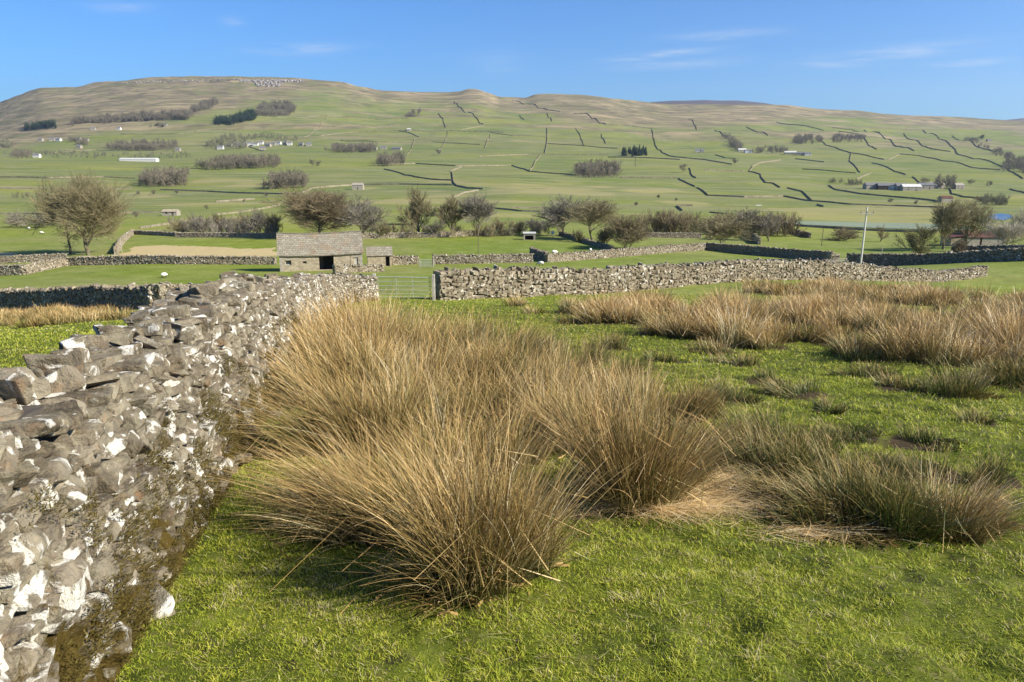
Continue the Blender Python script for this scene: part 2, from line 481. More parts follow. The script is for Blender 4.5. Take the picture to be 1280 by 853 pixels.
def mat_masonry(name, a=(0.36, 0.30, 0.20), b=(0.22, 0.19, 0.14), sx=0.42, sy=0.17):
    s = NT(name)
    tc = s.n('TexCoord')
    g = s.n('NewGeometry')
    sep = s.n('SeparateXYZ'); s.l(tc.outputs['Object'], sep.inputs[0])
    cmb = s.n('CombineXYZ'); s.l(s.math('ADD', sep.outputs[0], sep.outputs[1]), cmb.inputs[0]); s.l(sep.outputs[2], cmb.inputs[1])
    n0 = s.noise(tc.outputs['Object'], 1.5, 3)
    ad = s.n('VectorMath', _operation='ADD'); s.l(cmb.outputs[0], ad.inputs[0])
    w = s.n('TexNoise', Scale=2.5); s.l(tc.outputs['Object'], w.inputs['Vector'])
    sc = s.n('VectorMath', _operation='SCALE'); s.l(w.outputs['Color'], sc.inputs[0]); sc.inputs['Scale'].default_value = 0.16; s.l(sc.outputs[0], ad.inputs[1])
    br = s.n('TexBrick'); br.inputs['Scale'].default_value = 1; br.inputs['Brick Width'].default_value = sx; br.inputs['Row Height'].default_value = sy
    br.inputs['Mortar Size'].default_value = 0.012; br.inputs['Color1'].default_value = (*a, 1); br.inputs['Color2'].default_value = (*b, 1); br.inputs['Mortar'].default_value = (0.10, 0.085, 0.06, 1)
    s.l(ad.outputs[0], br.inputs['Vector'])
    n = s.noise(tc.outputs['Object'], 6, 5, 0.65)
    c = s.mix(s.ramp(n, 0.4, 0.75, 0, 0.6), br.outputs['Color'], (0.16, 0.135, 0.09))
    c = s.mix(s.ramp(n0, 0.52, 0.68, 0, 0.5), c, (0.42, 0.38, 0.28))
    hh = s.math('SUBTRACT', s.math('MULTIPLY', n, 0.6), br.outputs['Fac'])
    return s.finish(c, 0.92, hh, 0.8, 0.04, 0.15)

M = {}
M['ground'] = mat_ground()
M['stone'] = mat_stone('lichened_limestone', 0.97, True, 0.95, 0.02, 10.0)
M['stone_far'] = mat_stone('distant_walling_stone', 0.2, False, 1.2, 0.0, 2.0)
M['stone_pale'] = mat_stone('sun_toned_limestone', 0.7, False, 1.2, 0.03, 5.0)  # paler, warmer copy: sunlight put into the colour of sunlit walls
M['stone_mid'] = mat_stone('shade_toned_walling_stone', 0.55, False, 1.05, 0.0, 4.0)  # darker copy: shade put into the colour, mainly for walls facing from the sun
M['core'] = mat_plain('packed_wall_core', (0.07, 0.06, 0.048), 0.95, 0.4, 9)
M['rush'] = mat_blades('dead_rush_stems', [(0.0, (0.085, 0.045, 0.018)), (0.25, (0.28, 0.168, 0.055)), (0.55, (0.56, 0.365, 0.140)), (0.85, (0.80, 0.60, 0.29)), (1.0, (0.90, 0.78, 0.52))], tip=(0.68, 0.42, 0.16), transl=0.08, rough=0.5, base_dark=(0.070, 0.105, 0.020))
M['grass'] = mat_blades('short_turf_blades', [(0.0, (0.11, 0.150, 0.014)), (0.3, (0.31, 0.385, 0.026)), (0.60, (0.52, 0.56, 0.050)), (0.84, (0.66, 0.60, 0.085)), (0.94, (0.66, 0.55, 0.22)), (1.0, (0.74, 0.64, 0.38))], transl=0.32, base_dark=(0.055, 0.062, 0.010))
M['moss'] = mat_blades('wall_moss', [(0.0, (0.06, 0.05, 0.012)), (0.5, (0.13, 0.095, 0.022)), (1.0, (0.19, 0.15, 0.035))], transl=0.2)
M['twig_tan'] = mat_bark('tan_twigs', (0.20, 0.168, 0.085), (0.28, 0.235, 0.13))
M['twig_brown'] = mat_bark('brown_twigs', (0.165, 0.128, 0.070), (0.24, 0.19, 0.11))
M['twig_grey'] = mat_bark('grey_twigs', (0.17, 0.15, 0.11), (0.25, 0.22, 0.17))
M['twig_pale'] = mat_bark('pale_twigs', (0.36, 0.31, 0.22), (0.46, 0.41, 0.31))
M['bark'] = mat_bark('mossy_bark', (0.11, 0.095, 0.05), (0.22, 0.19, 0.12))
M['wood_far'] = mat_bark('bare_woodland', (0.14, 0.120, 0.082), (0.22, 0.19, 0.13))
M['scrub_far'] = mat_bark('grey_green_scrub', (0.15, 0.15, 0.08), (0.21, 0.20, 0.12))
M['conifer'] = mat_bark('dark_conifer', (0.020, 0.040, 0.022), (0.040, 0.062, 0.032))
M['ivy'] = mat_bark('ivy_leaf', (0.10, 0.12, 0.03), (0.17, 0.17, 0.05))
M['masonry'] = mat_masonry('barn_masonry', (0.56, 0.465, 0.31), (0.34, 0.28, 0.19))
M['masonry_pale'] = mat_masonry('farmhouse_masonry', (0.46, 0.42, 0.34), (0.34, 0.30, 0.24))
M['white'] = mat_plain('white_render', (0.62, 0.60, 0.54), 0.8, 0.06)
M['slate'] = mat_plain('grey_slate', (0.16, 0.155, 0.15), 0.7, 0.25, 1.5)
M['pale_sheet'] = mat_plain('pale_sheet_roof', (0.60, 0.58, 0.52), 0.5, 0.1, 0.6)
M['dark'] = mat_plain('painted_shade', (0.035, 0.028, 0.022), 0.9, 0.3)  # near-black colour standing in for the shade inside openings
M['rust'] = mat_plain('rusted_red_sheet', (0.115, 0.045, 0.030), 0.75, 0.35, 1.2)
M['galv'] = mat_plain('galvanised_steel', (0.36, 0.38, 0.31), 0.5, 0.15, 5, 0.4, 0.1)
M['timber'] = mat_plain('weathered_timber', (0.42, 0.38, 0.31), 0.85, 0.25, 4)
M['timber_pale'] = mat_plain('bleached_pole_timber', (0.66, 0.61, 0.50), 0.85, 0.12, 4)
M['timber_dark'] = mat_plain('creosoted_timber', (0.12, 0.10, 0.075), 0.85, 0.25, 4)
M['wool'] = mat_plain('sheep_wool', (0.70, 0.66, 0.56), 0.95, 0.1, 30, 0.1)
M['sheep_dark'] = mat_plain('sheep_face', (0.05, 0.045, 0.04), 0.8, 0.2)
M['glass'] = mat_plain('window_pane', (0.03, 0.035, 0.04), 0.15, 0.1, 3, 0.6, 0, 0)

def mat_roof():
    s = NT('stone_flag_roof')
    tc = s.n('TexCoord')
    sep = s.n('SeparateXYZ'); s.l(tc.outputs['Object'], sep.inputs[0])
    cmb = s.n('CombineXYZ'); s.l(sep.outputs[0], cmb.inputs[0]); s.l(sep.outputs[2], cmb.inputs[1])
    br = s.n('TexBrick'); br.inputs['Scale'].default_value = 1; br.inputs['Brick Width'].default_value = 0.5; br.inputs['Row Height'].default_value = 0.24
    br.inputs['Mortar Size'].default_value = 0.014; br.inputs['Color1'].default_value = (0.23, 0.20, 0.145, 1); br.inputs['Color2'].default_value = (0.35, 0.31, 0.225, 1); br.inputs['Mortar'].default_value = (0.05, 0.045, 0.035, 1)
    s.l(cmb.outputs[0], br.inputs['Vector'])
    n = s.noise(tc.outputs['Object'], 3.5, 6, 0.65); nb = s.noise(tc.outputs['Object'], 0.7, 3)
    c = s.mix(s.ramp(n, 0.42, 0.65, 0, 0.6), br.outputs['Color'], (0.13, 0.11, 0.08))
    c = s.mix(s.ramp(nb, 0.5, 0.7, 0, 0.6), c, (0.25, 0.165, 0.09))
    c = s.mix(s.ramp(s.noise(tc.outputs['Object'], 11, 3), 0.62, 0.68, 0, 0.7), c, (0.42, 0.39, 0.31))
    hh = s.math('SUBTRACT', s.math('MULTIPLY', n, 0.5), br.outputs['Fac'])
    return s.finish(c, 0.9, hh, 0.8, 0.05, 0.2)
M['roof'] = mat_roof()

def mat_water():
    s = NT('river_water'); p = s.geo()
    n = s.noise(p, 0.8, 3)
    return s.finish((0.035, 0.10, 0.20), 0.3, n, 0.5, 0.2, 0.6)  # blue base colour paints in the reflected sky
M['water'] = mat_water()
def mat_shingle():
    s = NT('river_shingle'); p = s.geo()
    return s.finish(s.mix(s.noise(p, 0.5, 5), (0.15, 0.19, 0.105), (0.25, 0.275, 0.18)), 0.9)
M['shingle'] = mat_shingle()
M['scar'] = mat_plain('scar_limestone', (0.27, 0.24, 0.21), 0.9, 0.3, 0.06)
# ------------------------------------------------------------------ the ground, one sheet
def in_poly(x, y, poly):
    x = np.asarray(x); y = np.asarray(y); inside = np.zeros(x.shape, bool)
    n = len(poly)
    for i in range(n):
        x0, y0 = poly[i][:2]; x1, y1 = poly[(i + 1) % n][:2]
        c = ((y0 > y) != (y1 > y)) & (x < (x1 - x0) * (y - y0) / (y1 - y0 + 1e-12) + x0)
        inside ^= c
    return inside

def px_poly(pts, dmin=60):
    p = hit([a for a, b in pts], [b for a, b in pts], dmin)
    return [(q[0], q[1]) for q in p]

def build_ground():
    az = np.concatenate([np.linspace(-180, -62, 42)[:-1], np.linspace(-62, -39, 60)[:-1], np.linspace(-39, 39, 1000), np.linspace(39, 62, 60)[1:], np.linspace(62, 180, 42)[1:-1]])
    az = np.radians(az)
    r = np.concatenate([[0.25, 0.6, 1.0], np.exp(np.linspace(math.log(1.3), math.log(14), 300))[:-1], np.exp(np.linspace(math.log(14), math.log(9000), 680))])
    A, RR = np.meshgrid(az, r)
    X, Y = RR * np.sin(A), RR * np.cos(A)
    Z = ground(X, Y, True)
    nr, na = X.shape
    V = np.stack([X, Y, Z], -1).reshape(-1, 3)
    V = np.concatenate([V, [[0, 0, float(ground(0, 0))]]])
    i = np.arange(nr - 1)[:, None]; j = np.arange(na)[None, :]; j2 = (j + 1) % na
    F = np.stack([i * na + j, i * na + j2, (i + 1) * na + j2, (i + 1) * na + j], -1).reshape(-1, 4)
    # the small hole under the camera
    x, y = V[:, 0], V[:, 1]
    d = np.maximum(y, 1)
    # field cells
    wx = x + 60 * (fbm(x / 300, y / 300, 41, 2) - 0.5); wy = y + 60 * (fbm(x / 300, y / 300, 43, 2) - 0.5)
    size = np.where(d > 1200, 330.0, 130.0)
    fld = hash2(np.floor(wx / size), np.floor(wy / (size * 0.55)), 5)
    fld = np.where(d > 1200, fld, hash2(np.floor(wx / 130), np.floor(wy / 75), 8))
    fld = fld * smooth(d, 150, 260)
    # moorland: the higher ground, lower on the right and far left
    pxx = CX + F_PX * np.clip(x / d, -1.5, 1.5) * 0.985
    lim = np.interp(pxx, [-200, 0, 100, 240, 330, 420, 520, 640, 760, 860, 960, 1060, 1160, 1280], [1250, 1500, 1750, 2150, 2500, 2700, 2650, 2500, 2380, 2350, 2750, 2900, 2700, 2300])
    lim = lim + 230 * (1 - smooth(pxx, 560, 760)) - 60 + 420 * (fbm(x / 260, y / 420, 51, 4) - 0.5) * 2
    moor = smooth(d, lim - 120, lim + 160)
    # brown bands of rough grazing within the green
    band = smooth(fbm(x / 420, y / 110, 61, 3), 0.53, 0.62) * smooth(d, 1500, 2100)
    moor = np.maximum(moor, band * 0.8)
    moor = np.where(d > 5200, 1, moor)
    moor = moor * smooth(d, 900, 1300)
    # gentle olive rough patches on the valley floor
    straw = np.zeros(len(V))
    for pts in ([(148, 321), (153, 310), (200, 307), (262, 307.5), (290, 312), (344, 309), (344, 320), (250, 321)],
                [(0, 315.5), (16, 315.5), (18, 320), (0, 320)]):
        straw[in_poly(x + 9 * (fbm(x / 14, y / 14, 81, 3) - .5), y + 9 * (fbm(x / 14, y / 14, 82, 3) - .5), px_poly(pts))] = 0.85
    bnd = px_poly([(985, 262), (1200, 256), (1210, 272), (1000, 276)])
    straw[in_poly(x + 60 * (fbm(x / 50, y / 50, 83, 3) - .5), y + 60 * (fbm(x / 40, y / 40, 84, 3) - .5), bnd)] = 0.22
    st2 = smooth(fbm(x / 60, y / 60, 71, 3), 0.6, 0.72) * smooth(d, 170, 300) * (1 - smooth(d, 700, 900)) * 0.25
    straw = np.maximum(straw, st2)
    heath = smooth(d, 4900, 5300) * 0.9
    farv = smooth(d, 260, 520)
    near = 1 - smooth(np.hypot(x, y), 24, 38)
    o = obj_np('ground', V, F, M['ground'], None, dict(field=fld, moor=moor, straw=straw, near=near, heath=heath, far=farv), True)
    tag(o, 'sloping pasture falling to the valley floor and rising to the moorland fell', 'ground', kind='structure')
build_ground()

def drape(name, low, high, mat, lift=0.12, nu=60, nv=6, dmin=80, **tg):
    a = hit([p[0] for p in low], [p[1] for p in low], dmin); b = hit([p[0] for p in high], [p[1] for p in high], dmin)
    def res(P):
        t = np.linspace(0, 1, len(P)); u = np.linspace(0, 1, nu)
        return np.stack([np.interp(u, t, P[:, k]) for k in range(2)], 1)
    A, B = res(a), res(b)
    v = np.linspace(0, 1, nv)[:, None, None]
    G = A[None] * (1 - v) + B[None] * v
    Z = ground(G[..., 0], G[..., 1], False) + lift
    V = np.concatenate([G, Z[..., None]], -1).reshape(-1, 3)
    i = np.arange(nv - 1)[:, None]; j = np.arange(nu - 1)[None]
    F = np.stack([i * nu + j, i * nu + j + 1, (i + 1) * nu + j + 1, (i + 1) * nu + j], -1).reshape(-1, 4)
    o = obj_np(name, V, F, mat, smooth_shade=True); tag(o, **tg); return o
drape('river', [(955, 279), (1040, 283.5), (1130, 287), (1215, 290)], [(955, 276.5), (1040, 278), (1130, 279.5), (1215, 281.5)], M['shingle'], 0.25, 60, 6,
      label='pale grey-green shingle and shallow water of the river across the valley floor', cat='river', kind='structure')
drape('pond', [(1234, 272), (1245, 275.5), (1256, 276), (1266, 273)], [(1234, 271), (1245, 267.8), (1256, 268), (1266, 270)], M['water'], 0.3, 20, 5,
      label='small blue stretch of open water beside the riverside scrub', cat='water', kind='structure')

# ------------------------------------------------------------------ stones
def make_rock(seed, flat=0.5, bevel=0.06, angular=True):
    rr = random.Random(seed)
    bm = bmesh.new()
    n = rr.randint(11, 17)
    sh = (rr.uniform(-.25, .25), rr.uniform(-.2, .2))
    for sx in (-1, 1):
        for sy in (-1, 1):
            for sz in (-1, 1):
                p = Vector((sx * rr.uniform(.62, 1.0), sy * rr.uniform(.68, 1.0), sz * rr.uniform(.6, 1.0)))
                p.x += sh[0] * p.z; p.y += sh[1] * p.z
                bm.verts.new(p * 0.5)
                if rr.random() < 0.45: bm.verts.new(Vector((p.x * rr.uniform(.3, 1.12), p.y * rr.uniform(.8, 1.1), p.z * rr.uniform(.3, 1.0))) * 0.5)
    for k in range(rr.randint(1, 3)):
        bm.verts.new(Vector((rr.uniform(-.6, .6), rr.choice((-1, 1)) * rr.uniform(1.0, 1.15), rr.uniform(-.6, .6))) * 0.5)
    bmesh.ops.convex_hull(bm, input=bm.verts)
    loose = [v for v in bm.verts if not v.link_faces]
    bmesh.ops.delete(bm, geom=loose, context='VERTS')
    if bevel:
        bmesh.ops.dissolve_limit(bm, angle_limit=R(14), verts=bm.verts, edges=bm.edges)
        bmesh.ops.bevel(bm, geom=list(bm.edges), offset=bevel, segments=2, profile=0.6, affect='EDGES')
    bmesh.ops.triangulate(bm, faces=bm.faces)
    if bevel and angular == 'hi':
        bmesh.ops.subdivide_edges(bm, edges=[e for e in bm.edges if e.calc_length() > 0.13], cuts=2, use_grid_fill=True)
        bmesh.ops.triangulate(bm, faces=bm.faces)
        from mathutils import noise
        bm.normal_update()
        off = Vector((seed * 3.1, seed * 1.7, 0))
        for v in bm.verts:
            v.co += v.normal * (noise.noise(v.co * 3.2 + off) * 0.035 + noise.noise(v.co * 8 + off) * 0.02)
    bm.verts.ensure_lookup_table()
    V = np.array([v.co[:] for v in bm.verts]); F = np.array([[v.index for v in f.verts] for f in bm.faces])
    bm.free()
    return V, F
ROCK_HI = [make_rock(100 + i, bevel=0.05, angular='hi') for i in range(22)]
ROCK_MD = [make_rock(200 + i, bevel=0.06) for i in range(18)]
ROCK_LO = [make_rock(300 + i, bevel=0) for i in range(18)]

def euler_mats(rx, ry, rz):
    cx, sx, cy, sy, cz, sz = np.cos(rx), np.sin(rx), np.cos(ry), np.sin(ry), np.cos(rz), np.sin(rz)
    m = np.empty((len(rx), 3, 3))
    m[:, 0, 0] = cz * cy; m[:, 0, 1] = cz * sy * sx - sz * cx; m[:, 0, 2] = cz * sy * cx + sz * sx
    m[:, 1, 0] = sz * cy; m[:, 1, 1] = sz * sy * sx + cz * cx; m[:, 1, 2] = sz * sy * cx - cz * sx
    m[:, 2, 0] = -sy; m[:, 2, 1] = cy * sx; m[:, 2, 2] = cy * cx
    return m

def scatter(protos, pos, size, rot, extra):
    """pos (N,3), size (N,3), rot (N,3,3) -> one vertex and face array, with per-stone attributes."""
    Vs, Fs, ats, base = [], [], {k: [] for k in extra}, 0
    pick = rng.integers(0, len(protos), len(pos))
    for k, (PV, PF) in enumerate(protos):
        idx = np.nonzero(pick == k)[0]
        if not len(idx): continue
        v = PV[None] * size[idx][:, None, :]
        v = np.einsum('nij,nkj->nki', rot[idx], v) + pos[idx][:, None, :]
        n, m = v.shape[:2]
        f = PF[None] + (np.arange(n) * m)[:, None, None] + base
        Vs.append(v.reshape(-1, 3)); Fs.append(f.reshape(-1, 3)); base += n * m
        for a in extra: ats[a].append(np.repeat(extra[a][idx], m))
    return np.concatenate(Vs), np.concatenate(Fs), {a: np.concatenate(ats[a]) for a in ats}

class Path:
    def __init__(s, pts):
        s.p = np.array([q[:2] for q in pts], float)
        s.s = np.concatenate([[0], np.cumsum(np.hypot(*np.diff(s.p, axis=0).T))]); s.L = s.s[-1]
    def at(s, u):
        return np.stack([np.interp(u, s.s, s.p[:, 0]), np.interp(u, s.s, s.p[:, 1])], -1)
    def tan(s, u):
        e = 0.25
        a, b = s.at(np.clip(u - e, 0, s.L)), s.at(np.clip(u + e, 0, s.L))
        d = b - a; return d / (np.hypot(d[..., 0], d[..., 1])[..., None] + 1e-9)

def stone_wall(name, pts, heights, label, group=None, side=-1, half=(0.36, 0.22), size=(0.16, 0.40), course=(0.07, 0.15), protos=None, mat='stone', rough=1.0,
               both=True, coping=True, near_rule=None, cat='stone wall', ends=True, cope=1.0):
    """A drystone wall along pts: coursed random stones on its faces, copes on its top, a packed core within.
    side=-1: the photographed face lies to the right of the direction of travel."""
    P = Path(pts)
    hs = np.array(heights, float)
    if hs.ndim == 0: hs = np.array([hs, hs])
    hu = np.linspace(0, P.L, len(hs)) if len(hs) != len(pts) else P.s
    H = lambda u: np.interp(u, hu, hs)
    jag = lambda u: 0.05 * (vnoise(u / 0.9, u * 0, 3 + int(P.L * 7) % 50) - 0.5) * 2
    origin = np.array([*P.p[0], float(ground(*P.p[0], False))])
    root = empty(name, origin, label=label, cat=cat, group=group)
    protos = protos or ROCK_MD
    fs = [side] + ([-side] if both else [])
    for which, sd in enumerate(fs):
        pos, siz, rr, hg = [], [], [], []
        v = 0.0; hmax = hs.max() + 0.1
        sc = 1.0 if which == 0 else 1.35
        while v < hmax:
            ch = rng.uniform(*course) * sc
            u = rng.uniform(0, 0.2)
            while u < P.L:
                w = rng.uniform(*size) * sc
                w = w * (1 + 0.35 * (v < 0.3))
                uc = u + w / 2
                if uc > P.L: break
                if v + ch * 0.4 <= H(uc) + float(jag(uc)):
                    c2 = ch * rng.uniform(0.85, 1.45)
                    pos.append((uc, v + ch / 2 + rng.normal(0, 0.018) * rough)); siz.append((w * rng.uniform(1.0, 1.18), rng.uniform(0.20, 0.34), c2 * 1.12)); hg.append(v)
                    rr.append((rng.normal(0, 0.10) * rough, rng.normal(0, 0.13) * rough + (rng.random() < 0.12) * rng.normal(0, 0.5) * rough, rng.normal(0, 0.16) * rough))
                u += w * rng.uniform(0.93, 1.07)
            v += ch * 0.93
        if not pos: continue
        pos, siz, rr, hg = np.array(pos), np.array(siz), np.array(rr), np.array(hg)
        t = P.tan(pos[:, 0]); c = P.at(pos[:, 0]); nrm = np.stack([-t[:, 1], t[:, 0]], 1) * sd
        hh = H(pos[:, 0])
        off = half[0] + (half[1] - half[0]) * np.clip(pos[:, 1] / hh, 0, 1) - siz[:, 1] * 0.5 + rng.normal(0, 0.028, len(pos)) * rough + 0.06
        off = off + 0.10 * (fbm(pos[:, 0] / 1.1, pos[:, 1] / 0.6, 13, 2) - 0.5) * rough
        xy = c + nrm * off[:, None]
        g = ground(c[:, 0], c[:, 1], False)
        z = g + pos[:, 1] - 0.04
        Rl = euler_mats(rr[:, 0], rr[:, 1], rr[:, 2])
        B = np.zeros((len(pos), 3, 3)); B[:, 0, 0] = t[:, 0]; B[:, 1, 0] = t[:, 1]; B[:, 0, 1] = -t[:, 1]; B[:, 1, 1] = t[:, 0]; B[:, 2, 2] = 1
        ex = dict(rnd=rng.random(len(pos)), hgt=hg)
        wp = np.stack([xy[:, 0], xy[:, 1], z], 1)
        V, F, A = scatter(protos, wp, siz, B @ Rl, ex)
        obj_np('facing_stones', V - origin, F, M[mat], root, A)
    # copes and loose top stones
    if coping:
        pos, siz, rr = [], [], []
        u = 0.0
        while u < P.L:
            w = rng.uniform(0.12, 0.36) * (max(size[1], .34) / 0.40) * cope
            for k in range(1 if rng.random() < 0.5 else 2):
                up = rng.random() < 0.3
                sz = (w * (0.5 if up else 1.15), rng.uniform(0.25, 0.50), rng.uniform(0.16, 0.27) if up else rng.uniform(0.07, 0.15))
                sz = (sz[0], sz[1] * cope, sz[2] * cope)
                if size[1] > 0.45: sz = tuple(q * 1.3 for q in sz)
                pos.append((u + w / 2, rng.uniform(-0.12, 0.12) + (k * 0.1 - 0.05), H(u) + float(jag(u)) + sz[2] * 0.4 + 0.05 * k)); siz.append(sz)
                rr.append((rng.normal(0, 0.16), rng.normal(0, 0.22), rng.normal(0, 0.4)))
            u += w * 0.85
        pos, siz, rr = np.array(pos), np.array(siz), np.array(rr)
        t = P.tan(pos[:, 0]); c = P.at(pos[:, 0]); nrm = np.stack([-t[:, 1], t[:, 0]], 1)
        xy = c + nrm * pos[:, 1:2]; z = ground(c[:, 0], c[:, 1], False) + pos[:, 2] - 0.03
        B = np.zeros((len(pos), 3, 3)); B[:, 0, 0] = t[:, 0]; B[:, 1, 0] = t[:, 1]; B[:, 0, 1] = -t[:, 1]; B[:, 1, 1] = t[:, 0]; B[:, 2, 2] = 1
        V, F, A = scatter(protos, np.stack([xy[:, 0], xy[:, 1], z], 1), siz, B @ euler_mats(rr[:, 0], rr[:, 1], rr[:, 2]), dict(rnd=rng.random(len(pos)), hgt=pos[:, 2]))
        obj_np('coping_stones', V - origin, F, M[mat], root, A)
    # end faces
    if ends:
        pos, siz, rr, cc = [], [], [], []
        for (uu, sg) in ((0.0, -1), (P.L, 1)):
            t = P.tan(np.array([uu]))[0]; c0 = P.at(np.array([uu]))[0]; v = 0
            while v < H(uu):
                ch = rng.uniform(*course) * 1.3
                for lat in (-0.2, 0.0, 0.2):
                    n_ = np.array([-t[1], t[0]])
                    q = c0 + n_ * (lat + rng.normal(0, 0.02)) - t * sg * 0.06
                    pos.append((q[0], q[1], float(ground(*c0, False)) + v + ch / 2 - 0.04)); siz.append((0.26, 0.26, ch * 1.2)); rr.append((rng.normal(0, .08), rng.normal(0, .08), math.atan2(t[1], t[0]) + rng.normal(0, .2))); cc.append(v)
                v += ch * 0.93
        pos, siz, rr = np.array(pos), np.array(siz), np.array(rr)
        V, F, A = scatter(protos, pos, siz, euler_mats(rr[:, 0], rr[:, 1], rr[:, 2]), dict(rnd=rng.random(len(pos)), hgt=np.array(cc)))
        obj_np('end_stones', V - origin, F, M[mat], root, A)
    # core
    n = max(3, int(P.L / 0.5)); u = np.linspace(0.06, P.L - 0.06, n)
    t = P.tan(u); c = P.at(u); nr = np.stack([-t[:, 1], t[:, 0]], 1); g = ground(c[:, 0], c[:, 1], False); h = H(u) - 0.05
    k = []
    for (o_, z_) in ((-half[0] + 0.13, g - 0.3), (-half[1] + 0.10, g + h), (half[1] - 0.10, g + h), (half[0] - 0.13, g - 0.3)):
        k.append(np.stack([c[:, 0] + nr[:, 0] * o_, c[:, 1] + nr[:, 1] * o_, z_], 1))
    V = np.stack(k, 1).reshape(-1, 3); F = []
    for i in range(n - 1):
        for j in range(3): F.append([i * 4 + j, i * 4 + j + 1, i * 4 + 5 + j, i * 4 + 4 + j])
    F.append([0, 3, 2, 1]); e = (n - 1) * 4; F.append([e, e + 1, e + 2, e + 3])
    obj_np('wall_core', V - origin, np.array(F), M['core'], root)
    return root, P, H

# the big lichened wall beside the camera
MAIN = [(-0.84, -2.0), (-1.49, 0.0), (-1.85, 1.5), (-2.18, 3.0), (-2.47, 4.4), (-2.78, 6.0), (-3.20, 8.0), (-3.64, 10.0), (-4.65, 14.5), (-5.55, 19.0), (-6.5, 24.0), (-7.15, 28.5), (-7.35, 30.5), (-6.95, 32.0), (-6.35, 33.2)]
MAIN_H = [1.03, 1.05, 1.06, 1.08, 1.11, 1.25, 1.36, 1.36, 1.32, 1.28, 1.22, 1.18, 1.18, 1.16, 1.12]
main_root, MAINP, MAINH = stone_wall('drystone_wall', MAIN, MAIN_H, 'long white-lichened drystone wall with mossy foot running from the foreground down to the metal gate', side=-1,
    half=(0.40, 0.24), size=(0.06, 0.25), course=(0.036, 0.10), protos=ROCK_HI, mat='stone', rough=0.9, cope=0.58, both=True)

# tumbled foot stones and moss of that wall
def main_foot():
    n = 130
    u = rng.uniform(0.5, 16, n); t = MAINP.tan(u); c = MAINP.at(u); nr = np.stack([t[:, 1], -t[:, 0]], 1)
    off = 0.36 + np.abs(rng.normal(0, 0.055, n)); xy = c + nr * off[:, None]
    sz = rng.uniform(0.06, 0.22, n)[:, None] * np.stack([rng.uniform(.9, 1.4, n), rng.uniform(.7, 1.1, n), rng.uniform(.4, .7, n)], 1)
    z = ground(xy[:, 0], xy[:, 1], False) + np.clip(0.30 - (off - 0.36) * 2.0, 0, 0.3) * rng.random(n)
    rm = euler_mats(rng.normal(0, .3, n), rng.normal(0, .3, n), rng.uniform(0, 6.28, n))
    o0 = np.array(main_root.location)
    V, F, A = scatter(ROCK_HI, np.stack([xy[:, 0], xy[:, 1], z], 1), sz, rm, dict(rnd=rng.random(n), hgt=np.full(n, 0.12)))
    obj_np('footing_stones', V - o0, F, M['stone'], main_root, A)
main_foot()

# ------------------------------------------------------------------ blades, stems
def ribbons(base, d0, L, width, bend, segs=5, twist=None, droop=0.0, gravity=0.0):
    """base (N,3) roots, d0 (N,3) unit start direction, bend (N,3) displacement added at the tip (quadratic). Returns V, F, t."""
    N = len(base)
    t = np.linspace(0, 1, segs + 1)
    P = base[:, None] + d0[:, None] * (L[:, None] * t[None])[..., None] + bend[:, None] * (t[None, :, None] ** 2)
    P[..., 2] -= (gravity * L)[:, None] * t[None] ** 2.6 if not np.isscalar(gravity) else gravity * L[:, None] * t[None] ** 2.6
    th = rng.uniform(0, 2 * math.pi, N) if twist is None else twist
    side = np.stack([np.cos(th), np.sin(th), np.zeros(N)], 1)
    wd = width[:, None] * (1 - 0.8 * t[None] ** 2.2) * 0.5
    a = P - side[:, None] * wd[..., None]; b = P + side[:, None] * wd[..., None]
    V = np.stack([a, b], 2).reshape(-1, 3)
    k = segs + 1
    i = np.arange(N)[:, None] * (2 * k); j = np.arange(segs)[None] * 2
    q = i + j
    F = np.stack([q, q + 1, q + 3, q + 2], -1).reshape(-1, 4)
    T = np.repeat(np.tile(t, (N, 1)), 2, axis=1).ravel()
    return V, F, T, 2 * k

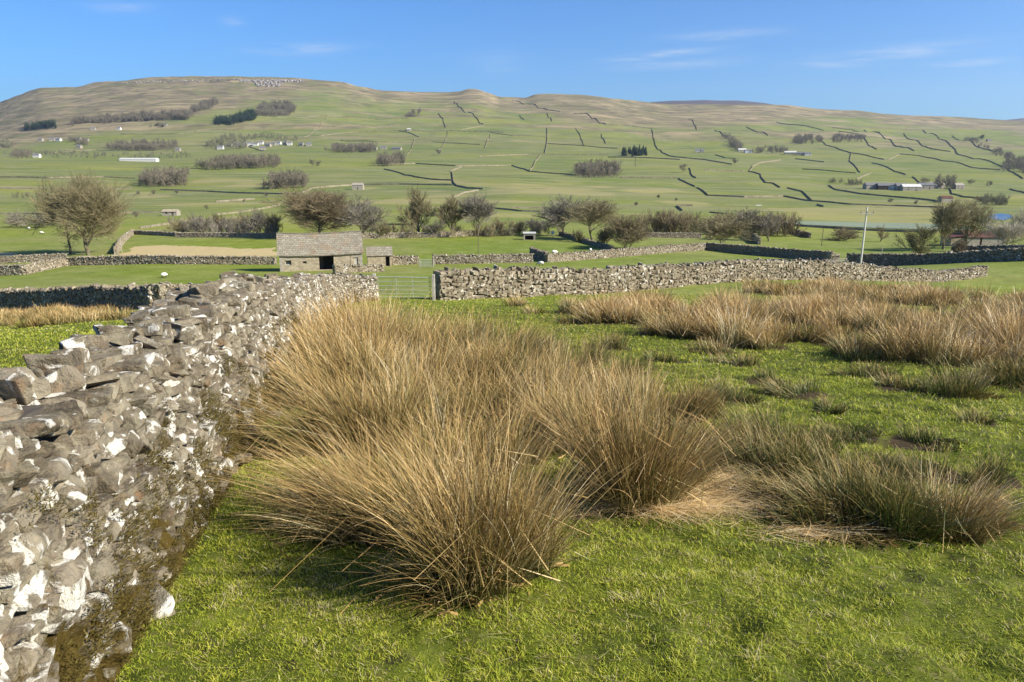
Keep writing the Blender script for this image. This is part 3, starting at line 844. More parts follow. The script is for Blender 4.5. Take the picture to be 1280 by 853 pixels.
CLUMPS = []
def clump(x, y, Rr, h, n, lean=(0, 0), spread=0.27, green=0.25, width=0.003, segs=6, flat=0.0, tone=0.0, sweep=0.17):
    """One rush clump: stems fan out from a tight base, taller in the middle, tips drooping."""
    CLUMPS.append((x, y, Rr))
    n = int(n * 0.56); a = rng.uniform(0, 2 * math.pi, n); q = np.sqrt(rng.random(n))
    bx = x + Rr * q * np.cos(a) * 0.8; by = y + Rr * q * np.sin(a) * 0.8
    bz = ground(bx, by, False) - 0.02
    green = min(1.0, green + 0.09 + 0.12 * (green > .5))
    nt = max(5, n // 90)
    ta, tq = rng.uniform(0, 2 * math.pi, nt), np.sqrt(rng.random(nt))
    tx, ty = np.cos(ta) * tq, np.sin(ta) * tq
    tid = rng.integers(0, nt, n)
    own = 0.42
    q0x, q0y = np.cos(a) * q, np.sin(a) * q
    ux, uy = tx[tid] + q0x * own, ty[tid] + q0y * own
    bx = x + Rr * 0.92 * ux; by = y + Rr * 0.92 * uy; bz = ground(bx, by, False) - 0.02
    q = np.clip(np.hypot(ux, uy), 0, 1.2); a = np.arctan2(uy, ux)
    t_lean = rng.normal(0, 0.18, (nt, 2)); t_h = rng.uniform(0.60, 1.14, nt); t_tone = rng.normal(0, 0.13, nt); t_gr = rng.normal(0, 0.16, nt)
    out = np.stack([np.cos(a) * q, np.sin(a) * q], 1)
    jit = rng.normal(0, 0.17 + 0.08 * spread, (n, 2))
    hor = out * spread + jit + np.array(lean) * 0.55 + t_lean[tid]
    rare = rng.random(n) < 0.12
    hor[rare] += rng.normal(0, 0.45, (rare.sum(), 2))
    d0 = np.concatenate([hor, np.full((n, 1), 1.0 - flat * 0.9)], 1)
    d0 /= np.linalg.norm(d0, axis=1)[:, None]
    L = h * (0.30 + 0.85 * rng.beta(2.6, 1.5, n)) * (1 - 0.10 * q) * t_h[tid]
    bend = np.zeros((n, 3)); bend[:, :2] = (out * sweep + np.array(lean) * 0.5 + rng.normal(0, 0.13, (n, 2))) * L[:, None]
    grav = np.clip(rng.normal(0.10 + 0.25 * np.hypot(*lean), 0.07, n), 0, 0.6)
    W = width * rng.uniform(0.9, 1.9, n)
    V, F, T, m = ribbons(np.stack([bx, by, bz], 1), d0, L, W, bend, segs, gravity=grav)
    # some stems are broken and hang over at a kink
    br = np.nonzero(rng.random(n) < 0.10)[0]
    if len(br):
        V3 = V.reshape(n, segs + 1, 2, 3); kk = rng.integers(max(1, segs // 2), segs, len(br))
        for s_i in range(1, segs + 1):
            m_ = br[s_i > kk]
            if len(m_):
                piv = V3[m_, kk[s_i > kk]]; ln = np.linalg.norm(V3[m_, s_i] - piv, axis=2, keepdims=True)
                dirn = np.stack([np.cos(m_ * 2.4), np.sin(m_ * 2.4), -0.35 - 0.6 * ((m_ * 7) % 10) / 10], 1); dirn /= np.linalg.norm(dirn, axis=1)[:, None]
                V3[m_, s_i] = piv + dirn[:, None] * ln + (V3[m_, s_i] - V3[m_, s_i].mean(1, keepdims=True)) * .0
                V3[m_, s_i, 1] += np.array([0.0015, 0.001, 0.002])
        V = V3.reshape(-1, 3)
    # snap back onto the ground where a stem dips below it
    g = ground(V[:, 0], V[:, 1], False) + 0.01
    V[:, 2] = np.where(T > 0.15, np.maximum(V[:, 2], g + 0.03 * rng.random(len(V))), V[:, 2])
    rn = np.clip(rng.beta(1.25, 1.6, n) + tone + t_tone[tid], 0, 1)
    gr = np.clip(rng.normal(green, 0.20, n) + t_gr[tid], 0, 1) 
    return V, F, dict(t=T, rnd=np.repeat(rn, m), gr=np.repeat(gr, m))

def merge(parts):
    Vs, Fs, ats, b = [], [], {}, 0
    for V, F, A in parts:
        Vs.append(V); Fs.append(F + b); b += len(V)
        for k, v in A.items(): ats.setdefault(k, []).append(v)
    return np.concatenate(Vs), np.concatenate(Fs), {k: np.concatenate(v) for k, v in ats.items()}

def rushes(name, specs, label, cat='rush clump', group=None, kind=None):
    """specs: (px, py of the base in the photograph, radius, height, stems, lean x, lean y, green, options)"""
    parts = []; o0 = None
    for sp in specs:
        px, py, Rr, h, n, lx, ly, gr = sp[:8]; kw = dict(sp[8]) if len(sp) > 8 else {}
        p = hit([px], [py], 1.6)[0]
        if o0 is None: o0 = p
        w = 0.0026 + 0.00036 * max(0, p[1] - 3.5)
        kw.setdefault('width', min(w, 0.012)); kw.setdefault('segs', 6 if p[1] < 9 else 4)
        parts.append(clump(p[0], p[1], Rr, h, n, (lx, ly), green=gr, **kw))
        if p[1] < 10 and h > .3:
            k2 = dict(kw); k2['tone'] = -.38; k2['segs'] = 3; k2['spread'] = .5  # short dark stems added to darken the clump base and thicken its shadow
            parts.append(clump(p[0], p[1], Rr * 1.05, h * .48, int(n * .7), (lx * .6, ly), green=.25, **k2)); CLUMPS.pop()
    V, F, A = merge(parts)
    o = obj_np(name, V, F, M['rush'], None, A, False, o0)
    tag(o, label, cat, group, kind); return o

rushes('rush_tussock', [(592, 724, .28, 1.04, 4000, -.06, -.03, .30, dict(spread=.15)), (640, 715, .17, .92, 1500, .03, 0, .22, dict(spread=.2, tone=.10))],
       'tallest tan rush tussock nearest the camera, its stems fanned upright over the open turf')
rushes('rush_tussock', [(468, 662, .26, .74, 2400, -.42, -.05, .25), (512, 640, .26, .90, 2000, -.26, -.05, .28), (448, 628, .22, .8, 1500, -.5, -.05, .2)],
       'sprawling brown rush tussock whose stems flop low towards the wall over its own dark shadow')
rushes('rush_tussock', [(555, 598, .25, .84, 2100, -.12, 0, .25), (640, 580, .20, .72, 1300, .08, 0, .25)],
       'dense tan rush tussock directly behind the tallest front one')
rushes('rush_tussock', [(420, 560, .28, .9, 2100, -.36, 0, .3), (475, 560, .26, .96, 2000, -.16, 0, .25)],
       'rush tussock nearest the mossy foot of the lichened wall, leaning at the stones')
rushes('rush_tussock', [(530, 540, .32, .92, 2300, -.1, .1, .35), (600, 525, .3, .84, 1900, 0, .1, .4)],
       'mixed green and tan rush tussock in the heart of the big rush bed')
rushes('rush_tussock', [(395, 500, .45, 1.05, 2400, -.28, 0, .22), (450, 500, .5, 1.1, 2600, -.15, 0, .22, dict(tone=.06))],
       'orange-tan rush tussock against the wall halfway along the rush bed')
rushes('rush_tussock', [(520, 490, .42, 1.0, 2300, 0, .1, .2, dict(tone=.1)), (595, 485, .38, .86, 1900, .1, .1, .3)],
       'wide straw-tipped rush tussock behind the heart of the rush bed')
rushes('rush_tussock', [(425, 455, .75, 1.25, 3000, -.12, 0, .15, dict(tone=.08)), (480, 452, .75, 1.22, 3000, 0, 0, .15, dict(tone=.08)), (450, 432, .8, 1.18, 2400, -.05, 0, .12, dict(tone=.1)), (400, 440, .6, 1.1, 1500, -.2, 0, .15)],
       'golden rush tussock at the far end of the bed before the metal gate')
rushes('rush_tussock', [(545, 450, .8, 1.0, 2600, .05, 0, .45), (610, 455, .7, .95, 2200, .1, 0, .45), (575, 430, .7, .85, 1500, 0, 0, .5)],
       'greener rush tussock at the back of the bed below the pale cross wall')
rushes('rush_tussock', [(655, 480, .5, .82, 2000, .12, 0, .35), (700, 490, .4, .78, 1700, .1, 0, .3, dict(tone=.12)), (680, 520, .32, .8, 1300, .1, 0, .25, dict(tone=.1))],
       'pale feathery rush tussock on the right shoulder of the rush bed')
rushes('rush_tussock', [(788, 622, .30, .92, 3900, .02, 0, .22, dict(tone=-.22)), (830, 600, .22, .8, 1500, .15, 0, .2)],
       'upright red-brown rush tussock standing apart above a mat of flattened straw')
rushes('rush_tussock', [(738, 560, .26, .74, 1900, -.1, 0, .2), (690, 545, .22, .78, 1300, 0, 0, .25, dict(tone=.1))],
       'shaggy rush tussock joining the tall front clump to the red-brown one')
rushes('rush_tussock', [(800, 530, .38, .72, 2000, .05, 0, .3, dict(tone=.1)), (850, 520, .34, .66, 1500, .1, 0, .35), (770, 505, .4, .66, 1500, 0, 0, .3, dict(tone=.1))],
       'light rush tussock rising just behind the red-brown one')
rushes('rush_tussock', [(720, 455, .5, .6, 1500, .1, 0, .6), (660, 440, .5, .6, 1200, .05, 0, .6), (770, 470, .4, .5, 1000, .1, 0, .6)],
       'low blue-green rush tussock with thin pale tips behind the rush bed')
def straw_mat():
    parts = []
    for (px, py, rx, ry, n) in [(868, 628, .34, .30, 1500), (835, 643, .22, .12, 500), (905, 600, .25, .3, 700), (780, 640, .3, .08, 300), (1000, 672, .3, .08, 250), (700, 640, .3, .12, 250)]:
        p = hit([px], [py])[0]
        x = p[0] + rng.normal(0, rx * .6, n); y = p[1] + rng.normal(0, ry * .6, n); th = rng.normal(-.5, .9, n)
        d0 = np.stack([np.cos(th), np.sin(th), rng.uniform(-.12, .22, n) - .15 * np.sin(th)], 1)
        L = rng.uniform(.08, .38, n); bend = np.zeros((n, 3)); bend[:, :2] = rng.normal(0, .22, (n, 2)) * L[:, None]
        z = ground(x, y, True) + rng.uniform(.008, .07, n)
        V, F, T, m = ribbons(np.stack([x, y, z], 1), d0, L, rng.uniform(.002, .004, n), bend, 4)
        V[:, 2] = np.maximum(V[:, 2], ground(V[:, 0], V[:, 1], True) + .006)
        parts.append((V, F, dict(t=np.full(len(V), .7), rnd=np.repeat(np.clip(rng.normal(.72, .16, n), 0, 1), m), gr=np.zeros(len(V)))))
    V, F, A = merge(parts)
    o = obj_np('flattened_straw', V, F, M['rush'], None, A); tag(o, 'bleached rush straw flattened on the turf between and in front of the clumps', 'dead straw', None, 'stuff')
straw_mat()
rushes('rush_tussock', [(955, 612, .30, .36, 1700, -.5, -.3, .55, dict(tone=-.1)), (985, 590, .3, .46, 1700, -.1, 0, .95), (930, 580, .25, .42, 1100, -.3, 0, .6)],
       'low dark green rush tussock beside the bleached straw mat')
rushes('rush_tussock', [(1040, 650, .32, .42, 2400, -.35, -.15, .75, dict(tone=-.1)), (1088, 655, .26, .50, 1800, .05, 0, .8), (1010, 640, .25, .4, 1200, -.6, -.2, .3, dict(tone=.15))],
       'dark green rush tussock with bent straw spilling forward at its foot')
rushes('rush_tussock', [(1140, 655, .26, .50, 1700, .05, 0, .85), (1185, 664, .20, .52, 1500, .28, 0, .3, dict(tone=.15)), (1215, 655, .14, .45, 700, .45, 0, .15, dict(tone=.15))],
       'rush tussock with straw tips fanning outward at the end of the low front row')
rushes('rush_tussock', [(1060, 600, .30, .42, 1500, -.1, 0, .85), (1000, 570, .3, .40, 1200, -.2, 0, .7)],
       'low green rush tussock behind the dark front row')
rushes('rush_tussock', [(965, 560, .40, .44, 1900, -.1, 0, .95), (905, 555, .3, .42, 1100, 0, 0, .85)],
       'bushy green rush tussock right of the light one, behind the straw mat')
small = [
 ((905, 500, .32, .34, 1100, -.1, 0, .85), 'short green rush tuft nearest the light rush tussock'),
 ((1000, 492, .35, .30, 1100, -.3, 0, .8), 'flattened green rush tuft with a dark hollow in mid field'),
 ((955, 478, .3, .26, 800, -.2, 0, .8), 'small low rush tuft behind the flattened one'),
 ((1085, 470, .4, .28, 900, -.2, 0, .7), 'wispy low rush tuft in front of the straw belt'),
 ((1188, 492, .42, .42, 1700, .05, 0, .9), 'dark green rush tuft standing alone below the thickest part of the belt'),
 ((1120, 485, .35, .30, 900, -.2, 0, .6), 'low rush tuft joined to the lone dark green one'),
 ((1245, 605, .2, .26, 900, .1, 0, .7), 'little green rush tuft at the edge of the picture by the front row'),
 ((1060, 545, .32, .20, 800, -.2, 0, .75), 'sparse sagging rush tuft on the open turf'),
 ((1145, 555, .3, .18, 700, -.2, 0, .7), 'thin sagging rush tuft farther along the open turf'),
 ((1150, 590, .28, .22, 800, -.2, 0, .8), 'soft low rush tuft just behind the front row'),
 ((1262, 480, .4, .35, 1000, 0, 0, .6), 'low rush tuft at the edge of the picture below the belt'),
 ((833, 452, .35, .30, 700, 0, 0, .7), 'short rush tuft in the gap between bed and belt'),
 ((895, 440, .5, .34, 900, 0, 0, .5), 'squat brownish rush tuft at the lip of the belt'),
 ((920, 455, .4, .3, 700, 0, 0, .5), 'second squat rush tuft in front of the brownish one'),
 ((643, 383, .5, .62, 500, 0, 0, .15, dict(tone=.15)), 'small golden rush tuft alone under the pale cross wall'),
 ((670, 392, .4, .38, 350, 0, 0, .5), 'tiny green rush tuft beside the lone golden one'),
 ((760, 435, .5, .45, 700, 0, 0, .5), 'rush tuft standing at the near end of the belt'),
 ((715, 405, .5, .4, 450, 0, 0, .35), 'low rush tuft leaning from the end of the belt'),
 ((1035, 515, .16, .2, 600, -.1, 0, .8), 'faint green rush tuft in the middle of the turf'),
 ((1225, 530, .16, .2, 700, -.1, 0, .75), 'faint sagging rush tuft towards the edge of the turf'),
]
for sp, lb in small:
    rushes('rush_tuft', [sp], lb, 'rush tuft', 'small rush tufts on the open turf')

def belt(label, poly, count, Rr, h, n, seed, green=0.22, tone=0.1, var=0.25):
    r2 = np.random.default_rng(seed); parts = []; o0 = None
    xs, ys = [p[0] for p in poly], [p[1] for p in poly]
    w = px_poly(poly, 5)
    wx, wy = [p[0] for p in w], [p[1] for p in w]
    k = 0
    while k < count:
        x, y = r2.uniform(min(wx), max(wx)), r2.uniform(min(wy), max(wy))
        if not in_poly(np.array([x]), np.array([y]), w)[0]: continue
        if vnoise(np.array([x / 1.6]), np.array([y / 1.6]), seed)[0] < 0.44: continue
        k += 1
        hh = h * r2.uniform(1 - var, 1 + var * 0.6)
        if o0 is None: o0 = np.array([x, y, float(ground(x, y, False))])
        parts.append(clump(x, y, Rr * r2.uniform(.7, 1.3), hh, n, (r2.normal(-.05, .12), 0), green=float(np.clip(r2.normal(green, .15), 0, 1)), width=0.006 + 0.0003 * max(0, y - 12), segs=4, tone=tone + r2.normal(0, .08)))
    V, F, A = merge(parts)
    o = obj_np('rush_belt', V, F, M['rush'], None, A, False, o0)
    tag(o, label, 'rushes', None, 'stuff')
belt('broad belt of straw-coloured rushes growing together across the slope below the cross wall', [(686, 388), (760, 408), (850, 428), (940, 434), (1010, 436), (1100, 452), (1400, 470), (1400, 424), (1180, 408), (1060, 396), (900, 388), (780, 383)], 168, .46, .92, 620, 1, tone=.10, green=.05, var=.38)
belt('greener lower fringe of the rush belt where it thins into the turf', [(1070, 455), (1180, 475), (1380, 500), (1380, 460), (1150, 440), (1060, 435)], 26, .4, .5, 600, 2, green=.8, tone=-.02)
belt('narrow far belt of golden rushes along the foot of the cross wall', [(925, 366), (1000, 371), (1100, 378), (1200, 394), (1390, 412), (1390, 384), (1180, 370), (1060, 361), (950, 357)], 112, .50, .90, 420, 3, tone=.10, green=.05, var=.4)
belt('patch of rushes between the two belts', [(990, 392), (1080, 396), (1080, 384), (1000, 380)], 14, .55, .85, 330, 4, tone=.12)
belt('strip of brown rushes beneath the shaded wall in the neighbouring field', [(-20, 412), (60, 408), (160, 400), (160, 390), (60, 392), (-20, 394)], 70, .55, .62, 300, 5, green=.25, tone=0.0)

def litter_shade_at(x, y):
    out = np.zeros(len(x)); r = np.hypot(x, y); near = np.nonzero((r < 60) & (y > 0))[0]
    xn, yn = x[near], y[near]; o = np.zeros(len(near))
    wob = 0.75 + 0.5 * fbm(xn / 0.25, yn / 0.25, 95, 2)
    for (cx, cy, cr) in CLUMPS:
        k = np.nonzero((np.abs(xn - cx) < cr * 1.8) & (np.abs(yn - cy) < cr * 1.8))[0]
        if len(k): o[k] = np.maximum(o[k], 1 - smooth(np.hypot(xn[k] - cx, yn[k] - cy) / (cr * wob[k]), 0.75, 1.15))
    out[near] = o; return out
def mark_litter_shade():
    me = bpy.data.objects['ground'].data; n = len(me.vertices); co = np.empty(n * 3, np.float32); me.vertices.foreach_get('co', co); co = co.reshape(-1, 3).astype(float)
    a_ = me.attributes.new('litter_shade', 'FLOAT', 'POINT'); a_.data.foreach_set('value', litter_shade_at(co[:, 0], co[:, 1]).astype(np.float32))
mark_litter_shade()

# short turf
def turf():
    parts = []
    zones = [(1.5, 4.0, 19000, .0030, .025, 2), (4.0, 7.0, 7000, .0045, .030, 2), (7.0, 12.0, 1900, .0095, .042, 1), (12, 22, 480, .017, .050, 1), (22, 40, 110, .034, .060, 1)]
    for (r0, r1, dens, w, L, segs) in zones:
        azr = R(58) if r1 < 8 else R(50); area = (azr + R(42)) / 2 * (r1**2 - r0**2)
        n = int(area * dens)
        rr = np.sqrt(rng.uniform(r0**2, r1**2, n)); a = rng.uniform(-R(42), azr, n)
        x, y = rr * np.sin(a), rr * np.cos(a)
        keep = np.ones(n, bool)
        # not inside the wall
        wx = np.interp(y, MAINP.p[:12, 1], MAINP.p[:12, 0])
        keep &= (np.abs(x - wx) > 0.36) | (y > 33)
        dens_n = fbm(x / 0.16, y / 0.16, 77, 2) * 0.6 + fbm(x / 0.9, y / 0.9, 78, 2) * 0.4
        keep &= rng.random(n) < smooth(dens_n, 0.34, 0.52) * 0.5 + 0.50
        keep &= rng.random(n) > litter_shade_at(x, y) * 0.9
        x, y = x[keep], y[keep]; n = len(x)
        cl = fbm(x / 0.10, y / 0.10, 85, 2)
        z = ground(x, y, True) - 0.004
        hor = rng.normal(0, 0.62, (n, 2)); d0 = np.concatenate([hor, np.ones((n, 1))], 1); d0 /= np.linalg.norm(d0, axis=1)[:, None]
        LL = L * rng.uniform(0.5, 1.35, n) * (0.75 + 0.6 * fbm(x / 0.5, y / 0.5, 79, 2)) * (0.45 + 1.15 * cl)
        bend = np.zeros((n, 3)); bend[:, :2] = rng.normal(0, 0.35, (n, 2)) * LL[:, None]
        V, F, T, m = ribbons(np.stack([x, y, z], 1), d0, LL, w * rng.uniform(.7, 1.3, n), bend, segs, gravity=0.15)
        patch = fbm(x / 1.1, y / 1.1, 80, 3)
        rn = np.clip(rng.random(n) * 0.80 + 0.03 + (patch - 0.5) * 0.65 + (cl - 0.5) * 0.7 + (rng.random(n) < 0.045) * 0.5, 0, 1)
        parts.append((V, F, dict(t=T, rnd=np.repeat(rn, m))))
    # straws lying in the turf
    n = 2600
    rr = np.sqrt(rng.uniform(1.7**2, 9**2, n)); a = rng.uniform(-R(40), R(42), n); x, y = rr * np.sin(a), rr * np.cos(a)
    th = rng.uniform(0, 6.28, n); d0 = np.stack([np.cos(th), np.sin(th), rng.uniform(0.0, 0.25, n)], 1)
    d0[:, 2] -= 0.15 * d0[:, 1]
    LL = rng.uniform(.04, .16, n)
    bend = np.zeros((n, 3)); bend[:, :2] = rng.normal(0, .3, (n, 2)) * LL[:, None]
    V, F, T, m = ribbons(np.stack([x, y, ground(x, y, True) + 0.018], 1), d0, LL, np.full(n, .0026), bend, 3)
    parts.append((V, F, dict(t=T, rnd=np.full(len(V), 0.97))))
    V, F, A = merge(parts)
    o = obj_np('grass', V, F, M['grass'], None, A)
    tag(o, 'short sheep-cropped turf of bright green blades mixed with straw and moss', 'grass', kind='stuff')
turf()

def wall_moss():
    n = 230000
    u = rng.uniform(0.6, 17, n); v = rng.uniform(0, 1.0, n) ** 1.6 * 0.85
    dens = fbm(u / 0.30, v / 0.2, 91, 4)
    keep = dens > 0.50 + 0.22 * (v / 0.85) - 0.03 
    u, v = u[keep], v[keep]; n = len(u)
    t = MAINP.tan(u); c = MAINP.at(u); nr = np.stack([t[:, 1], -t[:, 0]], 1)
    off = 0.40 - 0.16 * v / 1.3 + rng.normal(0.065, 0.022, n) + 0.05 * np.clip(0.3 - v, 0, 1)
    xy = c + nr * off[:, None]
    z = ground(c[:, 0], c[:, 1], False) + v
    d0 = np.concatenate([nr * rng.uniform(.3, 1.2, (n, 1)) + rng.normal(0, .4, (n, 2)), rng.uniform(-.2, 1, (n, 1))], 1); d0 /= np.linalg.norm(d0, axis=1)[:, None]
    LL = rng.uniform(.008, .028, n)
    V, F, T, m = ribbons(np.stack([xy[:, 0], xy[:, 1], z], 1), d0, LL, rng.uniform(.003, .006, n) * (1 + 0.12 * u), np.zeros((n, 3)), 1)
    o0 = np.array(main_root.location)
    o = obj_np('moss', V - o0, F, M['moss'], main_root, dict(t=T, rnd=np.repeat(rng.random(n), m)))
    tag(o, kind='stuff')
wall_moss()
# ------------------------------------------------------------------ nearer field walls
def wpx(pts, dmin=45):
    return [tuple(q[:2]) for q in hit([a for a, b in pts], [b for a, b in pts], dmin)]

def heights_for(pts, tops, lo=0.8, hi=2.0):
    """wall heights whose crest sits on the given photo rows"""
    out = []
    for (x, y), py in zip(pts, tops):
        ztop = -float(T_of(py)) * y
        out.append(float(np.clip(ztop - float(ground(x, y, False)), lo, hi)))
    return out
def P0(px, d):
    p = at(px, d); return (p[0], p[1])
# cross wall beyond the rushes
cw = [P0(545, 35), P0(620, 37), P0(700, 40), P0(800, 44), P0(880, 48), P0(950, 52), P0(1050, 57), P0(1130, 62), P0(1195, 68), P0(1240, 73)]
stone_wall('drystone_wall', cw, heights_for(cw, [340, 338, 338, 334, 331, 327, 328, 337, 349, 359], 0.9, 1.75), 'pale limestone drystone wall crossing the slope behind the straw rushes, starting at the metal gate', side=-1,
           half=(0.34, 0.20), size=(0.10, 0.42), course=(0.07, 0.19), protos=ROCK_MD, mat='stone_pale', rough=1.3, both=False)
# neighbouring field's wall, seen from its shaded side
lw = [P0(-60, 54), P0(60, 46), P0(120, 42.5), P0(182, 39.5)]
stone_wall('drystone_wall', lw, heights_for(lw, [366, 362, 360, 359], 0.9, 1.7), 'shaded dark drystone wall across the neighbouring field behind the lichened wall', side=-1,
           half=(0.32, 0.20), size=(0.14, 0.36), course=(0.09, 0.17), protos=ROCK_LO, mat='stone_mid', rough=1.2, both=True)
lw2 = [P0(183, 39.2), P0(225, 37.5), P0(270, 34)]
lw2 = [P0(184, 39.3), P0(215, 41), P0(260, 43)]
stone_wall('drystone_wall', lw2, heights_for(lw2, [358, 358, 358], 0.9, 1.7), 'short sunlit drystone wall between the shaded wall and the lichened wall', side=-1,
           half=(0.32, 0.20), size=(0.14, 0.34), course=(0.09, 0.16), protos=ROCK_LO, mat='stone_pale', rough=1.2, both=False)
def midwall(px, label, h=1.35, mat='stone_pale', side=-1, both=True, sz=(0.22, 0.5), dmin=70, course=(0.13, 0.24), tops=None, **kw):
    p = wpx(px, dmin)
    hh = [h] * len(p) if tops is None else heights_for(p, tops, 0.8, 1.75)
    return stone_wall('drystone_wall', p, hh, label, group='drystone walls of the fields below', side=side, half=(0.36, 0.22), size=sz, course=course, protos=ROCK_LO, mat=mat, rough=1.3, both=both, **kw)
midwall([(-15, 345), (30, 343.5), (60, 337), (85, 332), (140, 331), (230, 330.5), (345, 331)], 'long drystone wall running behind the near green field up to the stone barn', tops=[333, 332, 327, 323, 321, 321, 322])
midwall([(-10, 330), (40, 328), (84, 326)], 'drystone wall fragment beneath the big bare tree, above the long one', h=1.2, mat='stone_mid')
midwall([(145, 318), (152, 305), (166, 293)], 'rising drystone wall beside the big bare tree', h=1.3)
midwall([(418, 342), (440, 341), (478, 339.5)], 'low tumbled drystone wall in front of the barn corner', tops=[333, 333, 333])
midwall([(489, 331.5), (522, 330.5)], 'short drystone wall touching the little stone shed', tops=[321, 321])
midwall([(541, 330.5), (600, 329.5), (665, 328.5)], 'drystone wall between the field gate and the dark recess', tops=[320, 319.5, 318.5])
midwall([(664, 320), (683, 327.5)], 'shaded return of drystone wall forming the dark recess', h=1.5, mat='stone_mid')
midwall([(683, 328), (730, 325), (790, 320), (840, 315.5), (880, 313)], 'sunlit drystone wall climbing from the dark recess towards the shaded wall', tops=[318.5, 315.5, 311, 307, 305])
midwall([(700, 294), (725, 302), (750, 309), (766, 314)], 'shaded drystone wall slanting down to the round bush', h=1.5, mat='stone_mid', tops=[291, 298, 305, 309])
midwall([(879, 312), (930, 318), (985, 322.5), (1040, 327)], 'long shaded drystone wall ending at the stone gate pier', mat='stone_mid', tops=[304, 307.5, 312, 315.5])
rw = [P0(1064, 107), P0(1110, 104), P0(1150, 100), P0(1200, 96), P0(1245, 92), P0(1300, 88)]
stone_wall('drystone_wall', rw, heights_for(rw, [316, 318.5, 319.5, 317, 314, 311], 0.9, 1.8), 'long shaded drystone wall running from the gate pier to the red-roofed barn field', group='drystone walls of the fields below', side=-1, half=(0.36, 0.22), size=(.22, .5), course=(.13, .24), protos=ROCK_LO, mat='stone_mid', rough=1.3)
rw2 = [P0(1196, 132), P0(1245, 122), P0(1300, 112)]
stone_wall('drystone_wall', rw2, heights_for(rw2, [307, 308, 307], 0.9, 1.8), 'shaded drystone wall in front of the red-roofed barn', group='drystone walls of the fields below', side=-1, half=(0.36, 0.22), size=(.22, .5), course=(.13, .24), protos=ROCK_LO, mat='stone_mid', rough=1.3)
midwall([(452, 299), (500, 297.5), (550, 297), (590, 295), (640, 293.5)], 'low pale drystone wall along the top of the field behind the barn', h=1.2)
midwall([(220, 297), (290, 297), (345, 298)], 'low drystone wall beyond the straw strip behind the barn', h=1.1)
midwall([(166, 293), (225, 296)], 'low drystone wall linking the rising wall to the straw strip', h=1.0)
midwall([(805, 297), (840, 297.5), (876, 298)], 'low pale drystone wall in front of the thicket', h=1.2)
midwall([(928, 296), (940, 300), (949, 306)], 'short shaded drystone wall stepping down from the thicket', h=1.5, mat='stone_mid')
midwall([(984, 290), (1012, 298)], 'isolated shaded length of drystone wall in the riverside field', h=1.3, mat='stone_mid')

# gate pier beside the shaded wall
def pier(px, d, h, w, label):
    p = at(px, d)
    r_ = empty('gate_pier', p, label=label, cat='gate pier')
    pos, siz = [], []
    z = 0
    while z < h:
        for dx in (-w / 4, w / 4):
            for dy in (-w / 4, w / 4):
                pos.append((dx, dy, z + .1)); siz.append((w * .56, w * .56, .26))
        z += .2
    pos.append((0, 0, h + .08)); siz.append((w * 1.2, w * 1.2, .28)); pos = np.array(pos); siz = np.array(siz); n = len(pos)
    V, F, A = scatter(ROCK_LO, pos, siz, euler_mats(rng.normal(0, .06, n), rng.normal(0, .06, n), rng.normal(0, .1, n)), dict(rnd=rng.random(n), hgt=pos[:, 2]))
    obj_np('pier_stones', V, F, M['stone_pale'], r_, A)
pier(1044, 100, 1.7, .8, 'squat stone gate pier closing the long shaded wall')
pier(1051, 104, 1.7, .6, 'second stone gate pier just behind the squat one')

# ------------------------------------------------------------------ gates
def gate(px0, px1, d, h, label, name='field_gate', braces=True, posts=True, mat='galv', d2=None, t=0.028):
    a, b = at(px0, d), at(px1, d2 or d)
    v = b - a; L = math.hypot(v[0], v[1]); rz = math.atan2(v[1], v[0])
    r_ = empty(name, a, rz, label, 'gate'); sl = (b[2] - a[2])
    zz = lambda x: sl * x / L
    n = 6
    for k in range(n):
        z = 0.16 + (h - 0.16) * (k / (n - 1)) ** 1.15
        MB().bar((0.06, 0, z + zz(0)), (L - 0.06, 0, z + zz(L)), t if k < n - 1 else t * 1.35, n=8).build('rail', M[mat], r_)
    for x in (0.06, L * 0.36, L * 0.66, L - 0.06):
        MB().bar((x, 0.012, 0.12 + zz(x)), (x, 0.012, h + 0.02 + zz(x)), t * .8, n=6).build('upright', M[mat], r_)
    if braces:
        MB().bar((0.1, -0.02, 0.2 + zz(0)), (L * 0.36, -0.02, h - .04 + zz(L * .36)), t * .6, n=6).build('brace', M[mat], r_)
    if posts:
        for x in (-0.10, L + 0.10):
            MB().box(x - .07, x + .07, -.07, .07, -0.3 + zz(x), h + .15 + zz(x), .01).build('gate_post', M['timber'], r_)
    return r_
gate(467, 537, 34.4, 1.10, 'galvanised five-barred metal gate hung between the two nearest drystone walls', t=0.016)
gate(524, 539.5, 112, 1.15, 'small pale field gate in the wall beyond the shed', t=0.04)
gate(1053.5, 1062.5, 103, 1.2, 'narrow gate closing the gap by the stone gate pier', mat='timber', t=0.04)

